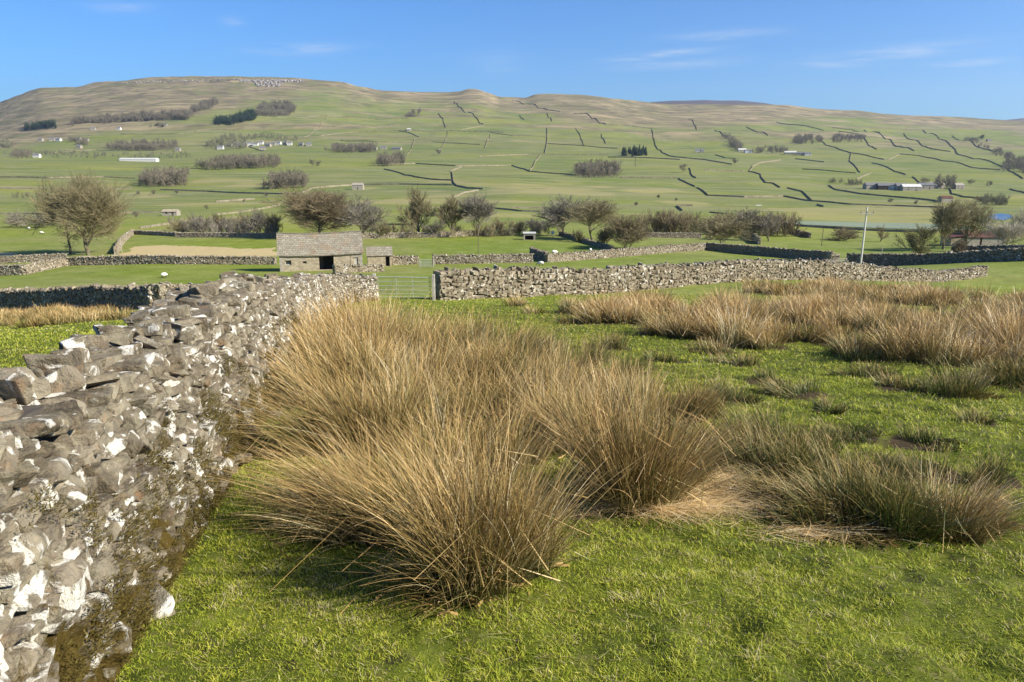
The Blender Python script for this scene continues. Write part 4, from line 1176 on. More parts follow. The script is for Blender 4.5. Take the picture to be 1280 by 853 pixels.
# ------------------------------------------------------------------ buildings
def panel(mb, W, H, openings, y0, th, top=None, z0=-0.6):
    """Front wall from x=0..W: boxes round its openings (x0,x1,z0,z1), one welded sheet with reveals."""
    xs = sorted({0, W, *[o[0] for o in openings], *[o[1] for o in openings]}); zs = sorted({z0, H, *[o[2] for o in openings], *[o[3] for o in openings]})
    inside = lambda x, z: any(o[0] < x < o[1] and o[2] < z < o[3] for o in openings)
    fill = {}
    for i in range(len(xs) - 1):
        for j in range(len(zs) - 1):
            fill[i, j] = not inside((xs[i] + xs[i + 1]) / 2, (zs[j] + zs[j + 1]) / 2)
    for (i, j), f in fill.items():
        if not f: continue
        x0, x1, a, b = xs[i], xs[i + 1], zs[j], zs[j + 1]
        mb.face([(x0, y0, a), (x1, y0, a), (x1, y0, b), (x0, y0, b)]); mb.face([(x0, y0 + th, a), (x0, y0 + th, b), (x1, y0 + th, b), (x1, y0 + th, a)])
        for (di, dj, q) in ((-1, 0, [(x0, y0, a), (x0, y0, b), (x0, y0 + th, b), (x0, y0 + th, a)]), (1, 0, [(x1, y0, a), (x1, y0 + th, a), (x1, y0 + th, b), (x1, y0, b)]),
                            (0, -1, [(x0, y0, a), (x0, y0 + th, a), (x1, y0 + th, a), (x1, y0, a)]), (0, 1, [(x0, y0, b), (x1, y0, b), (x1, y0 + th, b), (x0, y0 + th, b)])):
            if not fill.get((i + di, j + dj), False): mb.face(q)

def gable_roof(mb, W, D, eave, ridge, ov=0.25, th=0.16, sag=0.0, nx=14):
    rows = []
    for k in range(nx + 1):
        x = -ov + (W + 2 * ov) * k / nx
        s_ = -sag * math.sin(math.pi * k / nx) + (0.02 * math.sin(k * 2.3) if sag else 0)
        yo = ov
        slope = (ridge - eave) / (D / 2)
        rows.append([(x, -yo, eave - slope * yo + s_), (x, D / 2, ridge + s_), (x, D + yo, eave - slope * yo + s_)])
    up = lambda p: (p[0], p[1], p[2] + th)
    for k in range(nx):
        a, b = rows[k], rows[k + 1]
        for j in range(2):
            mb.face([up(a[j]), up(b[j]), up(b[j + 1]), up(a[j + 1])]); mb.face([a[j], a[j + 1], b[j + 1], b[j]])
        mb.face([a[0], b[0], up(b[0]), up(a[0])]); mb.face([a[2], up(a[2]), up(b[2]), b[2]])
    for r_ in (rows[0], rows[-1]):
        for j in range(2): mb.face([r_[j], r_[j + 1], up(r_[j + 1]), up(r_[j])])

def gable_end(mb, x, th, D, eave, ridge, z0=-0.8):
    pts = [(0.002, z0), (D - 0.002, z0), (D - 0.002, eave), (D / 2, ridge), (0.002, eave)]
    A = [(x, y, z) for y, z in pts]; B = [(x + th, y, z) for y, z in pts]
    mb.face(A); mb.face(B[::-1])
    for i in range(5):
        j = (i + 1) % 5; mb.face([A[i], A[j], B[j], B[i]])

def big_barn():
    p = at(345.5, 104.5); q = at(450.5, 107.6)
    W = math.hypot(q[0] - p[0], q[1] - p[1]); rz = math.atan2(q[1] - p[1], q[0] - p[0])
    z = float(ground((p[0] + q[0]) / 2, 106, False))
    r_ = empty('stone_barn', (p[0], p[1], z + .05), rz, 'large stone field barn with sagging flagged roof, dark cart doorway and tree behind it', 'barn')
    D, E, RG = 6.2, 2.45, 4.95
    s = W / 105.0
    X = lambda px: (px - 345.5) * s
    ops = [(X(352.5), X(360), 0.9, 1.55), (X(374.5), X(379), 1.05, 1.35), (X(395), X(413.5), 0.0, 2.25), (X(439.5), X(445), 0.35, 1.65)]
    mb = MB(); panel(mb, W, E, ops, 0, 0.5); mb.build('wall', M['masonry'], r_, weld=True)
    mb = MB(); gable_end(mb, 0.003, .5, D, E, RG); gable_end(mb, W - .503, .5, D, E, RG); mb.box(0.5, W - .5, D - .5, D - .003, -.8, E); mb.build('gable_walls', M['masonry'], r_)
    mb = MB(); gable_roof(mb, W, D, E, RG, sag=0.17); rf = mb.build('roof', M['roof'], r_, weld=True)
    m = MB()
    for k in range(26): 
        x0 = -.25 + k * (W + .5) / 26; m.box(x0 + .01, x0 + (W + .5) / 26 - .01, D / 2 - .16, D / 2 + .16, RG + .10 - .17 * math.sin(math.pi * k / 25) , RG + .24 - .17 * math.sin(math.pi * k / 25) + random.uniform(-.02, .02), .02)
    m.build('ridge_stones', M['roof'], rf)
    MB().box(X(394), X(414.5), -.03, .3, 2.25, 2.43, .01).build('lintel', M['timber_dark'], r_)
    f = MB(); f.box(X(352.5), X(360), .18, .24, .9, 1.0); f.box(X(352.5), X(360), .18, .24, 1.45, 1.55); f.box(X(352.5), X(352.5) + .08, .18, .24, 1.0, 1.45); f.box(X(360) - .08, X(360), .18, .24, 1.0, 1.45); f = f.build('window', M['timber'], r_)
    MB().box(X(352.5) + .08, X(360) - .08, .20, .22, 1.0, 1.45).build('pane', M['glass'], f)
    MB().box(X(353.5), X(359), -.03, .1, .80, .9, .01).build('sill', M['galv'], f)
    MB().box(X(374.5), X(379), .2, .26, 1.05, 1.35).build('dark_window_fill', M['dark'], r_)  # near-black panel painting the shade in the small window
    d = MB().box(X(439.5), X(445), .14, .20, .35, 1.65).build('door', M['timber'], r_)
    MB().box(X(438.8), X(445.8), -.02, .1, 1.66, 1.84, .01).build('door_head', M['masonry_pale'], d)
    for xx, sgn in ((0, 1), (W, -1)):
        qs = MB()
        for k in range(9):
            ln = .55 if k % 2 else .34; a0, a1 = sorted((xx - sgn * .02, xx + sgn * ln))
            qs.box(a0, a1, -.022, .2, -.2 + k * .275, -.2 + k * .275 + .28, .004)
        qs.build('corner_quoins', M['masonry_pale'], r_)
    for (xa, xb, za) in ((352, 360.5, 1.56), (374, 379.5, 1.36)): MB().box(X(xa), X(xb), -.03, .2, za, za + .16, .01).build('window_head', M['masonry_pale'], r_)
    # open cart door leaf and inner dark partition
    MB().box(X(396), X(401), 2.2, 2.27, -.1, 2.0).build('inner_partition', M['timber_dark'], r_)
    # straight joint where the barn was lengthened
    MB().box(X(434.6), X(435.3), -.015, .05, -.1, E - .02).build('straight_joint', M['timber_dark'], r_)
big_barn()

def shed():
    p = at(457, 115.5); q = at(488, 116.3)
    W = math.hypot(q[0] - p[0], q[1] - p[1]); rz = math.atan2(q[1] - p[1], q[0] - p[0])
    z = float(ground(p[0] + 2, 117, False))
    r_ = empty('stone_shed', (p[0], p[1], z + .1), rz, 'little stone shed with slate roof and dark doorway standing right of the big barn', 'shed')
    s = W / 31.0
    mb = MB(); panel(mb, W, 1.75, [((480 - 457) * s, (485.5 - 457) * s, 0.0, 1.55)], 0, .35); mb.build('wall', M['masonry'], r_, weld=True)
    mb = MB(); gable_end(mb, 0.003, .35, 3.2, 1.75, 2.85); gable_end(mb, W - .353, .35, 3.2, 1.75, 2.85); mb.box(.35, W - .35, 2.85, 3.197, -.8, 1.75); mb.build('gable_walls', M['masonry'], r_)
    mb = MB(); gable_roof(mb, W, 3.2, 1.75, 2.85, ov=.15, th=.1, nx=4); mb.build('roof', M['roof'], r_, weld=True)
    MB().box((479.5 - 457) * s, (486 - 457) * s, -.03, .2, 1.55, 1.70, .01).build('lintel', M['masonry_pale'], r_)
shed()

def simple_house(name, px, py, w, d, e, rg, label, cat, group=None, wall='masonry_pale', roof='slate', rz=0.0, dmin=80, chim=1, wins=3, door=True, dist=None, parts=True):
    p = hit([px], [py], dmin)[0] if dist is None else at(px, dist)
    r_ = empty(name, p, rz, label, cat, group)
    mb = MB(); x0 = -w / 2
    pts = None
    ops = []
    if wins:
        k = 0
        for i in range(wins):
            xc = w * (i + 0.7) / (wins + 0.4)
            if door and i == wins // 2: ops.append((xc - .5, xc + .5, 0.0, 2.05))
            else: ops.append((xc - .55, xc + .55, 0.95, 2.05))
            if e > 4: ops.append((xc - .5, xc + .5, 3.2, 4.3))
    mb = MB(); panel(mb, w, e, ops, 0, .4); gable_end(mb, .003, .4, d, e, rg - .02); gable_end(mb, w - .403, .4, d, e, rg - .02); mb.box(.4, w - .4, d - .4, d - .003, -.8, e)
    wl_ = mb.build('wall', M[wall], r_); wl_.location = (x0, 0, 0)
    mb = MB(); gable_roof(mb, w, d, e, rg, ov=.25, th=.15, nx=1); rf = mb.build('roof', M[roof], r_); rf.location = (x0, 0, 0)
    for k in range(chim):
        cx = (0.55 if k == 0 else w - .55)
        MB().box(cx - .4, cx + .4, d / 2 - .35, d / 2 + .35, rg - .3, rg + 1.1).build('chimney', M[wall], rf)
    if parts:
        for o in ops:
            nm = 'door' if o[2] == 0 else 'window'
            wo = MB().box(o[0], o[1], .15, .2, o[2], o[3]).build(nm, M['glass' if nm == 'window' else 'timber_dark'], r_); wo.location = (x0, 0, 0)
    return r_

# open-fronted hut in the middle distance
def hut():
    p = at(654.5, 176); z = p[2]
    r_ = empty('livestock_shelter', p, 0, 'small stone livestock shelter with a black open front beside leafless shrubs', 'shelter')
    W, D, E, RG = 2.8, 2.4, 1.35, 1.75
    mb = MB(); panel(mb, W, 1.45, [(.35, W - .45, 0, 1.05)], 0, .3, z0=-.4); mb.box(0, .3, .303, D, -.4, 1.45); mb.box(W - .3, W, .303, D, -.4, 1.45); mb.box(.3, W - .3, D - .3, D - .003, -.4, 1.45); mb.build('wall', M['masonry_pale'], r_)
    mb = MB(); mb.box(-.15, W + .15, -.15, D + .15, 1.46, 1.66, .02); mb.build('roof', M['pale_sheet'], r_)
    mb = MB(); mb.box(.31, W - .31, D - .36, D - .31, -.2, 1.4); mb.build('back_shade_panel', M['dark'], r_)  # near-black sheet painting the shade behind the open front
hut()

def red_barn():
    p = at(1214, 172)
    r_ = empty('red_roofed_barn', (p[0], p[1], p[2]), R(-4), 'low stone barn with rusty red roof between the paired trees and the pale bare bush', 'barn')
    W, D, E, RG = 8.2, 8.5, 2.0, 3.0
    mb = MB(); panel(mb, W, E, [(2.6, 3.1, -.5, 1.8)], 0, .4); gable_end(mb, .003, .4, D, E, RG); gable_end(mb, W - .403, .4, D, E, RG); mb.box(.4, W - .4, D - .4, D - .003, -.8, E); mb.build('wall', M['masonry_pale'], r_)
    mb = MB(); gable_roof(mb, W, D, E, RG, ov=.2, th=.1, nx=1); rf = mb.build('roof', M['rust'], r_)
    mb = MB()
    mb.box(-.2, W + .2, D / 2 - .12, D / 2 + .12, RG + .08, RG + .15); mb.build('ridge_cap', M['rust'], rf)
    MB().box(2.6, 3.1, .1, .16, -.3, 1.8).build('door', M['rust'], r_)
    w = MB(); w.box(-3.3, -.1, 1.0, 6.0, -.5, 1.7); w.build('lean_to', M['masonry'], r_)
    w = MB(); w.face([(-3.5, .8, 1.72), (0, .8, 2.3), (0, 6.2, 2.3), (-3.5, 6.2, 1.72)]); w.face([(-3.5, .8, 1.82), (-3.5, 6.2, 1.82), (0, 6.2, 2.4), (0, .8, 2.4)])
    w.face([(-3.5, .8, 1.72), (-3.5, .8, 1.82), (0, .8, 2.4), (0, .8, 2.3)]); w.face([(-3.5, 6.2, 1.72), (0, 6.2, 2.3), (0, 6.2, 2.4), (-3.5, 6.2, 1.82)]); w.build('lean_to_roof', M['rust'], r_)
red_barn()

def white_box(px, d, w, h, label, name='white_tank', cat='tank'):
    p = at(px, d); r_ = empty(name, p, 0, label, cat)
    MB().box(-w / 2, w / 2, -w / 2, w / 2, -.2, h, .06).build('tank_body', M['white'], r_)
    MB().box(-w / 2 - .04, w / 2 + .04, -w / 2 - .04, w / 2 + .04, h, h + .09, .02).build('lid', M['pale_sheet'], r_)
white_box(287, 196, .75, 1.5, 'upright white tank in front of leafless riverside scrub')
def disc_sign():
    p = at(691, 182); r_ = empty('marker_sign', p, 0, 'round white marker board on a short post near the livestock shelter', 'sign')
    MB().bar((0, 0, -.2), (0, 0, 1.1), .05).build('post', M['timber'], r_)
    MB().bar((0, -.06, 1.45), (0, -.10, 1.45), .42, n=20).build('board', M['white'], r_)
disc_sign()

# poles
def pole(px, pyb, pyt, label, r0=.14, arm=True, dist=None, mat='timber', lean=0.0, dmin=60, name='power_pole', thin=False):
    p = hit([px], [pyb], dmin)[0] if dist is None else at(px, dist)
    ztop = -float(T_of(pyt)) * p[1]; H = ztop - p[2]
    r_ = empty(name, p, 0, label, 'pole')
    MB().bar((0, 0, -.5), (lean * H, 0, H), r0, r0 * .72, 10).build('pole_shaft', M[mat], r_)
    if arm:
        a = MB().box(lean * H - .95, lean * H + .95, -.22, -.11, H - .95, H - .82).build('cross_arm', M['timber'], r_)
        for x in (-.85, 0, .85):
            MB().bar((lean * H + x, -.165, H - .82), (lean * H + x, -.165, H - .58), .05, .035).build('insulator', M['timber_dark'], a)
    return r_
pole(1082, 333, 259, 'tall pale timber power pole with cross arm and insulators', arm=True, dist=104, lean=.0, mat='timber_pale')
pole(597.5, 320, 278, 'slender dark pole rising from the wall behind the shed field', r0=.07, arm=False, mat='timber_dark', dist=140)
pole(1027, 308, 282, 'thin grey pole in the field before the river', r0=.08, arm=False, mat='timber_dark')
pole(794, 208.5, 195, 'dark pole standing below the small conifer block', r0=.5, arm=False, mat='timber_dark')
pole(147.5, 316, 297, 'thin pale post by the rising wall near the big bare tree', r0=.05, arm=False, dist=150)
pole(1107, 330, 309, 'pale post poking above the shaded wall near the gate', r0=.06, arm=False, dist=105)

# sheep
def make_sheep():
    r_ = empty('sheep', (0, 0, 0))
    bm = bmesh.new()
    bmesh.ops.create_icosphere(bm, subdivisions=3, radius=1)
    for v in bm.verts:
        c = v.co
        n_ = vnoise(np.array([c.x * 5 + 9]), np.array([c.y * 5 + c.z * 4]), 4)[0] * .05
        v.co = Vector((c.x * (.55 + n_), c.y * (.26 + n_) * (1 + .1 * (c.x < 0)), .55 + c.z * (.27 + n_) - .02 * c.x))
    me = bpy.data.meshes.new('body')
    # neck and head are drawn out of the same surface
    for v in bm.verts:
        if v.co.x > .42:
            k = min(1, (v.co.x - .42) / .15); v.co.x += k * .22; v.co.z += k * (-.16) ; v.co.y *= 1 - .45 * k
    legs = [(-.33, -.13), (-.33, .13), (.3, -.12), (.3, .12)]
    bmesh.ops.recalc_face_normals(bm, faces=bm.faces)
    bm.to_mesh(me); bm.free(); me.materials.append(M['wool'])
    for p in me.polygons: p.use_smooth = True
    b = bpy.data.objects.new('fleece', me); COL.objects.link(b); b.parent = r_
    for x, y in legs:
        MB().bar((x, y, -.02), (x - .03, y, .42), .035, .055, 6).build('leg', M['sheep_dark'], r_)
    h = MB().bar((.66, 0, .42), (.88, 0, .20), .085, .05, 8).build('head', M['sheep_dark'], r_)
    for s in (-1, 1): MB().bar((.68, .06 * s, .42), (.66, .18 * s, .42), .03, .012, 6).build('ear', M['sheep_dark'], h)
    return r_
sh0 = make_sheep()
for i, (px, py, rz, sc, lb) in enumerate([(29, 284, 0.3, 1.4, 'sheep grazing above its companion beyond the big bare tree'), (36, 287.5, 2.8, 1.3, 'sheep grazing just below its companion beyond the big bare tree'),
        (205.5, 347.5, 1.2, 1.0, 'lone sheep in the near green field behind the lichened wall'), (676, 332.5, 2.9, 1.0, 'sheep grazing below the dark recess of the field wall'),
        (693, 318.5, .4, 1.2, 'sheep standing on the wall line right of the dark recess'), (738, 315.5, 1.4, 1.1, 'sheep near the foot of the slanting shaded wall'),
        (52, 293, 0, 1.2, 'sheep lying half hidden by the big bare tree')]):
    o = sh0 if i == 0 else copy_tree(sh0)
    p = hit([px], [py], 45)[0]; o.location = p; o.rotation_euler = (0, 0, rz); o.scale = (sc, sc, sc)
    o.scale = (sc * .85,) * 3; tag(o, lb, 'sheep', 'sheep grazing in the fields')
# ------------------------------------------------------------------ trees
def grow_tree(seed, H, W, levels=5, kids=(5, 5, 4, 4, 4), spread=0.9, up=0.35, trunk_h=0.22, trunk_r=0.03, multi=1, sides=(8, 6, 4, 3, 3, 3), twig_w=0.012, droop=0.0, low=0.15):
    rr = random.Random(seed)
    segs = [[] for _ in range(levels + 1)]
    def perp(d):
        a = Vector((rr.gauss(0, 1), rr.gauss(0, 1), rr.gauss(0, 1))); a = a - d * a.dot(d)
        return a.normalized()
    def branch(p, d, L, r, lev):
        n = 3 if lev < 3 else 2
        pts = [p]; rad = [r]; dd = d.copy()
        for k in range(n):
            dd = (dd + perp(dd) * rr.uniform(0.05, 0.28) + Vector((0, 0, up * 0.16 if lev > 0 else 0.05)) - Vector((0, 0, droop * lev * .05))).normalized()
            pts.append(pts[-1] + dd * L / n); rad.append(r * (1 - 0.55 * (k + 1) / n))
        for k in range(n): segs[lev].append((pts[k], pts[k + 1], rad[k], rad[k + 1]))
        if lev >= levels: return
        m = kids[lev]
        for k in range(m):
            t = rr.uniform(0.25 if lev > 0 else low, 1.0) if k else 1.0
            i = min(n - 1, int(t * n)); f = t * n - i
            q = pts[i].lerp(pts[i + 1], min(1, f))
            if i + 1 <= n: rloc = rad[i] + (rad[min(n, i + 1)] - rad[i]) * f
            ang = rr.uniform(0.35, 0.95) * spread if k else rr.uniform(0.05, 0.35)
            nd = (dd * math.cos(ang) + perp(dd) * math.sin(ang))
            nd.z += up * 0.3; nd.normalize()
            branch(q, nd, L * rr.uniform(0.58, 0.84) * (1.05 if lev == 0 else 1), max(rloc * rr.uniform(.45, .7), twig_w * .45), lev + 1)
    for m in range(multi):
        a = rr.uniform(0, 6.28); tilt = 0.05 if multi == 1 else rr.uniform(.1, .55)
        branch(Vector((rr.uniform(-.15, .15) * (multi > 1) * W * .3, rr.uniform(-.15, .15) * (multi > 1) * W * .3, -0.2)), Vector((math.cos(a) * tilt, math.sin(a) * tilt, 1)).normalized(), trunk_h * H * rr.uniform(.8, 1.1), trunk_r * H * (1 if multi == 1 else .5), 0)
    # fit to height and width
    al = [s_ for l_ in segs for s_ in l_]
    pts = np.array([s_[1][:] for s_ in al]); zt = pts[:, 2].max()
    up_ = pts[pts[:, 2] > zt * .45]; sx_, sy_ = up_[:, 0].mean(), up_[:, 1].mean()
    pts[:, 0] -= sx_ * np.clip(pts[:, 2] / (zt * .6), 0, 1)
    zmax = np.percentile(pts[:, 2], 99.3); rad = np.percentile(np.abs(pts[:, 0] - 0), 98)
    kz, kx = H / zmax, (W / 2) / rad
    out = []
    for lv, l_ in enumerate(segs):
        a = np.array([s_[0][:] for s_ in l_]); b = np.array([s_[1][:] for s_ in l_]); r0 = np.array([s_[2] for s_ in l_]); r1 = np.array([s_[3] for s_ in l_])
        for q in (a, b):
            kk = np.clip(q[:, 2] / (zt * .6), 0, 1); q[:, 0] -= sx_ * kk; q[:, 1] -= sy_ * kk
            q[:, 0] *= kx; q[:, 1] *= kx; q[:, 2] *= kz
        r0 = np.maximum(r0, twig_w * .5); r1 = np.maximum(r1, twig_w * .32)
        out.append(tubes(a, b, r0, r1, sides[min(lv, len(sides) - 1)]))
    return out

def tubes(a, b, r0, r1, n):
    d = b - a; d /= np.linalg.norm(d, axis=1)[:, None] + 1e-9
    ref = np.where(np.abs(d[:, 2:3]) > 0.9, np.array([[1.0, 0, 0]]), np.array([[0, 0, 1.0]]))
    u = np.cross(d, ref); u /= np.linalg.norm(u, axis=1)[:, None] + 1e-9; v = np.cross(d, u)
    th = np.linspace(0, 2 * math.pi, n, endpoint=False)
    ring = u[:, None] * np.cos(th)[None, :, None] + v[:, None] * np.sin(th)[None, :, None]
    A = a[:, None] + ring * r0[:, None, None]; B = b[:, None] + ring * r1[:, None, None]
    V = np.concatenate([A, B], 1).reshape(-1, 3)
    i = np.arange(len(a))[:, None] * 2 * n; j = np.arange(n)[None]; j2 = (j + 1) % n
    F = np.stack([i + j, i + j2, i + n + j2, i + n + j], -1).reshape(-1, 4)
    return V, F

def cat(parts):
    Vs, Fs, b = [], [], 0
    for V, F in parts:
        Vs.append(V); Fs.append(F + b); b += len(V)
    return np.concatenate(Vs), np.concatenate(Fs)

def leafy(V, per, size, seed):
    """little quads scattered about the twigs"""
    r2 = np.random.default_rng(seed)
    idx = r2.integers(0, len(V), per); c = V[idx] + r2.normal(0, size * 2.2, (per, 3))
    n = r2.normal(0, 1, (per, 3)); n /= np.linalg.norm(n, axis=1)[:, None]
    t = np.cross(n, r2.normal(0, 1, (per, 3))); t /= np.linalg.norm(t, axis=1)[:, None]; s_ = np.cross(n, t)
    k = size * r2.uniform(.6, 1.4, (per, 1))
    Q = np.stack([c - t * k, c + s_ * k * .6, c + t * k, c - s_ * k * .6], 1).reshape(-1, 3)
    F = (np.arange(per)[:, None] * 4 + np.arange(4)[None])
    return Q, F

def tree(px, pyb, pyt, wpx_, label, twig, seed, dist=None, name='bare_tree', cat_='tree', leaves=0, leaf_mat='ivy', leaf_size=.12, group=None, dmin=100, lens=1.0, **kw):
    p = hit([px], [pyb], dmin)[0] if dist is None else at(px, dist)
    H = -float(T_of(pyt)) * p[1] - p[2]; W = wpx_ / F_PX * p[1]
    kw.setdefault('twig_w', 0.00032 * p[1])
    L = grow_tree(seed, H, W, **kw)
    r_ = empty(name, p, 0, label, cat_, group)
    V, F = cat(L[:2]); obj_np('trunk', V, F, M['bark'], r_, smooth_shade=True)
    V, F = cat(L[2:]); obj_np('crown', V, F, M[twig], r_)
    if leaves:
        Q, G = leafy(V[V[:, 2] > .3], leaves, leaf_size, seed); obj_np('foliage', Q, G, M[leaf_mat], r_)
    return r_
K6 = dict(levels=5, kids=(7, 6, 5, 5, 4))
tree(105, 321, 222, 100, 'big spreading bare tree standing alone behind the long field wall', 'twig_tan', 11, dist=148, trunk_h=.34, trunk_r=.028, spread=1.05, levels=5, kids=(10, 7, 6, 6, 5), up=.3)
tree(82, 321, 245, 60, 'smaller bare tree growing against the left side of the big spreading one', 'twig_tan', 14, dist=150, trunk_h=.34, trunk_r=.025, spread=1.15, levels=5, kids=(4, 4, 4, 3, 3), up=.2, leaves=900, leaf_size=.10)
tree(398, 297, 238, 84, 'broad round brown-twigged tree rising directly behind the barn roof', 'twig_brown', 12, dist=186, trunk_h=.34, spread=1.1, levels=5, kids=(10, 7, 6, 6, 5), up=.25)
tree(452, 299, 247, 54, 'open grey-twigged tree between barn and shed', 'twig_grey', 13, dist=183, trunk_h=.32, spread=1.0, **K6)
tree(522, 296, 236, 44, 'tall narrow bare tree alone in the hedge line behind the barn field', 'twig_tan', 15, dist=190, trunk_h=.2, spread=.75, **K6)
tree(565, 296, 247, 40, 'bare tree left of its twin with tall straight stems', 'twig_tan', 16, dist=188, trunk_h=.22, spread=.7, **K6)
tree(596, 296, 245, 42, 'bare tree right of its twin behind the slender pole', 'twig_grey', 17, dist=190, trunk_h=.22, spread=.72, **K6)
tree(704, 296, 246, 62, 'grey flat-topped bare tree beyond the round white marker', 'twig_grey', 18, dist=192, trunk_h=.3, spread=1.0, **K6)
tree(742, 300, 250, 66, 'forked bare tree with pale limbs above the slanting shaded wall', 'twig_tan', 19, dist=178, trunk_h=.2, spread=1.0, **K6)
tree(783, 312, 270, 52, 'low dense round bush at the foot of the slanting shaded wall', 'twig_brown', 20, dist=150, name='bush', cat_='bush', multi=7, trunk_h=.2, trunk_r=.02, levels=4, kids=(5, 5, 5, 4), spread=.8, leaves=2500, leaf_size=.09)
tree(904, 303, 268, 60, 'wide spreading bare thorn tree at the end of the sunlit wall', 'twig_tan', 21, dist=158, trunk_h=.2, spread=1.1, leaves=500, **K6)
tree(938, 297, 262, 34, 'bare tree with grey stems rising from the brown thicket', 'twig_grey', 22, dist=185, trunk_h=.25, spread=.8, **K6)
tree(963, 297, 264, 28, 'thin bare tree at the outer edge of the brown thicket', 'twig_grey', 23, dist=186, trunk_h=.25, spread=.75, levels=4, kids=(5, 5, 4, 4))
tree(1055, 301, 285, 38, 'rounded brown leafless bush in the riverside field', 'twig_brown', 24, name='bush', cat_='bush', multi=6, trunk_h=.25, levels=4, kids=(4, 4, 4, 4), spread=.9)
tree(1100, 303, 281, 22, 'small twisted bare tree right of the power pole', 'twig_brown', 25, trunk_h=.25, spread=1.0, levels=4, kids=(5, 4, 4, 4))
tree(1153, 326, 282, 40, 'ivy-clad yellowish bush standing at the shaded wall', 'twig_tan', 26, dist=122, name='bush', cat_='bush', multi=6, trunk_h=.3, levels=4, kids=(4, 4, 4, 4), spread=.6, leaves=3000, leaf_size=.09)
tree(1184, 312, 250, 46, 'left tree of the tall pair beside the red-roofed barn', 'twig_tan', 27, dist=162, trunk_h=.18, spread=.85, leaves=900, **K6)
tree(1213, 311, 252, 48, 'right tree of the tall pair beside the red-roofed barn', 'twig_tan', 28, dist=166, trunk_h=.18, spread=.9, leaves=1200, levels=5, kids=(6, 6, 5, 4, 4))
tree(1206, 325, 299, 22, 'reddish leafless shrub against the wall before the red-roofed barn', 'twig_brown', 29, dist=126, name='bush', cat_='bush', multi=6, trunk_h=.3, levels=3, kids=(5, 5, 5), spread=.7)
tree(1263, 316, 272, 52, 'pale white-twigged bare bush at the far side of the red-roofed barn', 'twig_pale', 30, dist=150, name='bush', cat_='bush', multi=5, trunk_h=.2, trunk_r=.025, levels=4, kids=(5, 5, 4, 4), spread=.8)
# leafless scrub along the stream
scrub = [(228, 293, 272, 34, 'low scrub bush at the start of the streamside scrub row'), (252, 294, 268, 30, 'scrub bush second along the streamside row, before the white tank'), (275, 293, 267, 26, 'dark-based scrub bush touching the white tank'),
         (303, 294, 265, 30, 'scrub bush just past the white tank'), (324, 295, 261, 30, 'taller open scrub bush with two leaning stems near the barn'), (343, 297, 267, 22, 'twiggy scrub bush against the barn gable'),
         (480, 298, 277, 20, 'dark little scrub bush beneath the grey-twigged tree'), (545, 297, 275, 26, 'green-tinged scrub bush between tall narrow tree and the twins'), (625, 295, 273, 36, 'low thorn scrub right of the twin trees'),
         (648, 294, 277, 18, 'small scrub bush behind the livestock shelter'), (668, 292, 273, 30, 'loose grey scrub bush right of the livestock shelter'), (757, 309, 283, 22, 'ivy-green shrub squeezed between wall and round bush'),
         (722, 303, 288, 16, 'short dark shrub on the slanting shaded wall'), (50, 285, 262, 46, 'pale leafless scrub beyond the big spreading tree'), (20, 284, 266, 30, 'pale leafless scrub at the very edge behind the sheep'),
         (1264, 300, 276, 30, 'pale willow scrub beside the blue water'), (1275, 296, 262, 30, 'pale willow scrub at the picture edge by the water'), (1235, 252, 246, 28, 'dark clipped thicket beyond the water')]
protos = {}
for i, (px, pb, pt, w, lb) in enumerate(scrub):
    tw = ['twig_tan', 'twig_grey', 'twig_brown'][i % 3]
    if 'pale' in lb: tw = 'twig_pale' if 'willow' in lb else 'twig_grey'
    tree(px, pb, pt, w, lb, tw, 60 + i, name='scrub_bush', cat_='bush', group='leafless scrub bushes along the stream', multi=6, trunk_h=.22, trunk_r=.02, levels=3, kids=(6, 5, 5), spread=.95, leaves=700 if 'green' in lb or 'dark' in lb else 350, leaf_size=.10)

# ------------------------------------------------------------------ woods and far trees (low detail bare trees merged per wood)
FAR = [cat(grow_tree(400 + i, 1.0, .75, levels=3, kids=(5, 5, 4), spread=.9, trunk_h=.3, trunk_r=.012, sides=(3, 3, 3, 3), twig_w=.014)) for i in range(7)]
def conifer_proto(seed):
    r2 = np.random.default_rng(seed); V = []; F = []
    n = 150
    for k in range(n):
        z = r2.uniform(.06, .98); a = r2.uniform(0, 6.28); L = (1 - z) * .26 + .03
        p = np.array([0, 0, z]); q = np.array([math.cos(a) * L, math.sin(a) * L, z - .10 * L / .2 * .5]); s_ = np.array([-math.sin(a), math.cos(a), 0]) * L * .42
        b = len(V); V += [p + [0, 0, .03], q * .7 + p * .3 + s_, q, q * .7 + p * .3 - s_]; F.append([b, b + 1, b + 2, b + 3])
    return np.array(V), np.array(F)
CON = [conifer_proto(i) for i in range(4)]
def blob_fill(proto, seed, n=110):
    """adds small leaf-like flecks through the crown so far crowns read dense"""
    V, F = proto; Q, G = leafy(V[V[:, 2] > .25], n, .035, seed); return cat([proto, (Q, G)])
FARD = [blob_fill(p, i) for i, p in enumerate(FAR)]

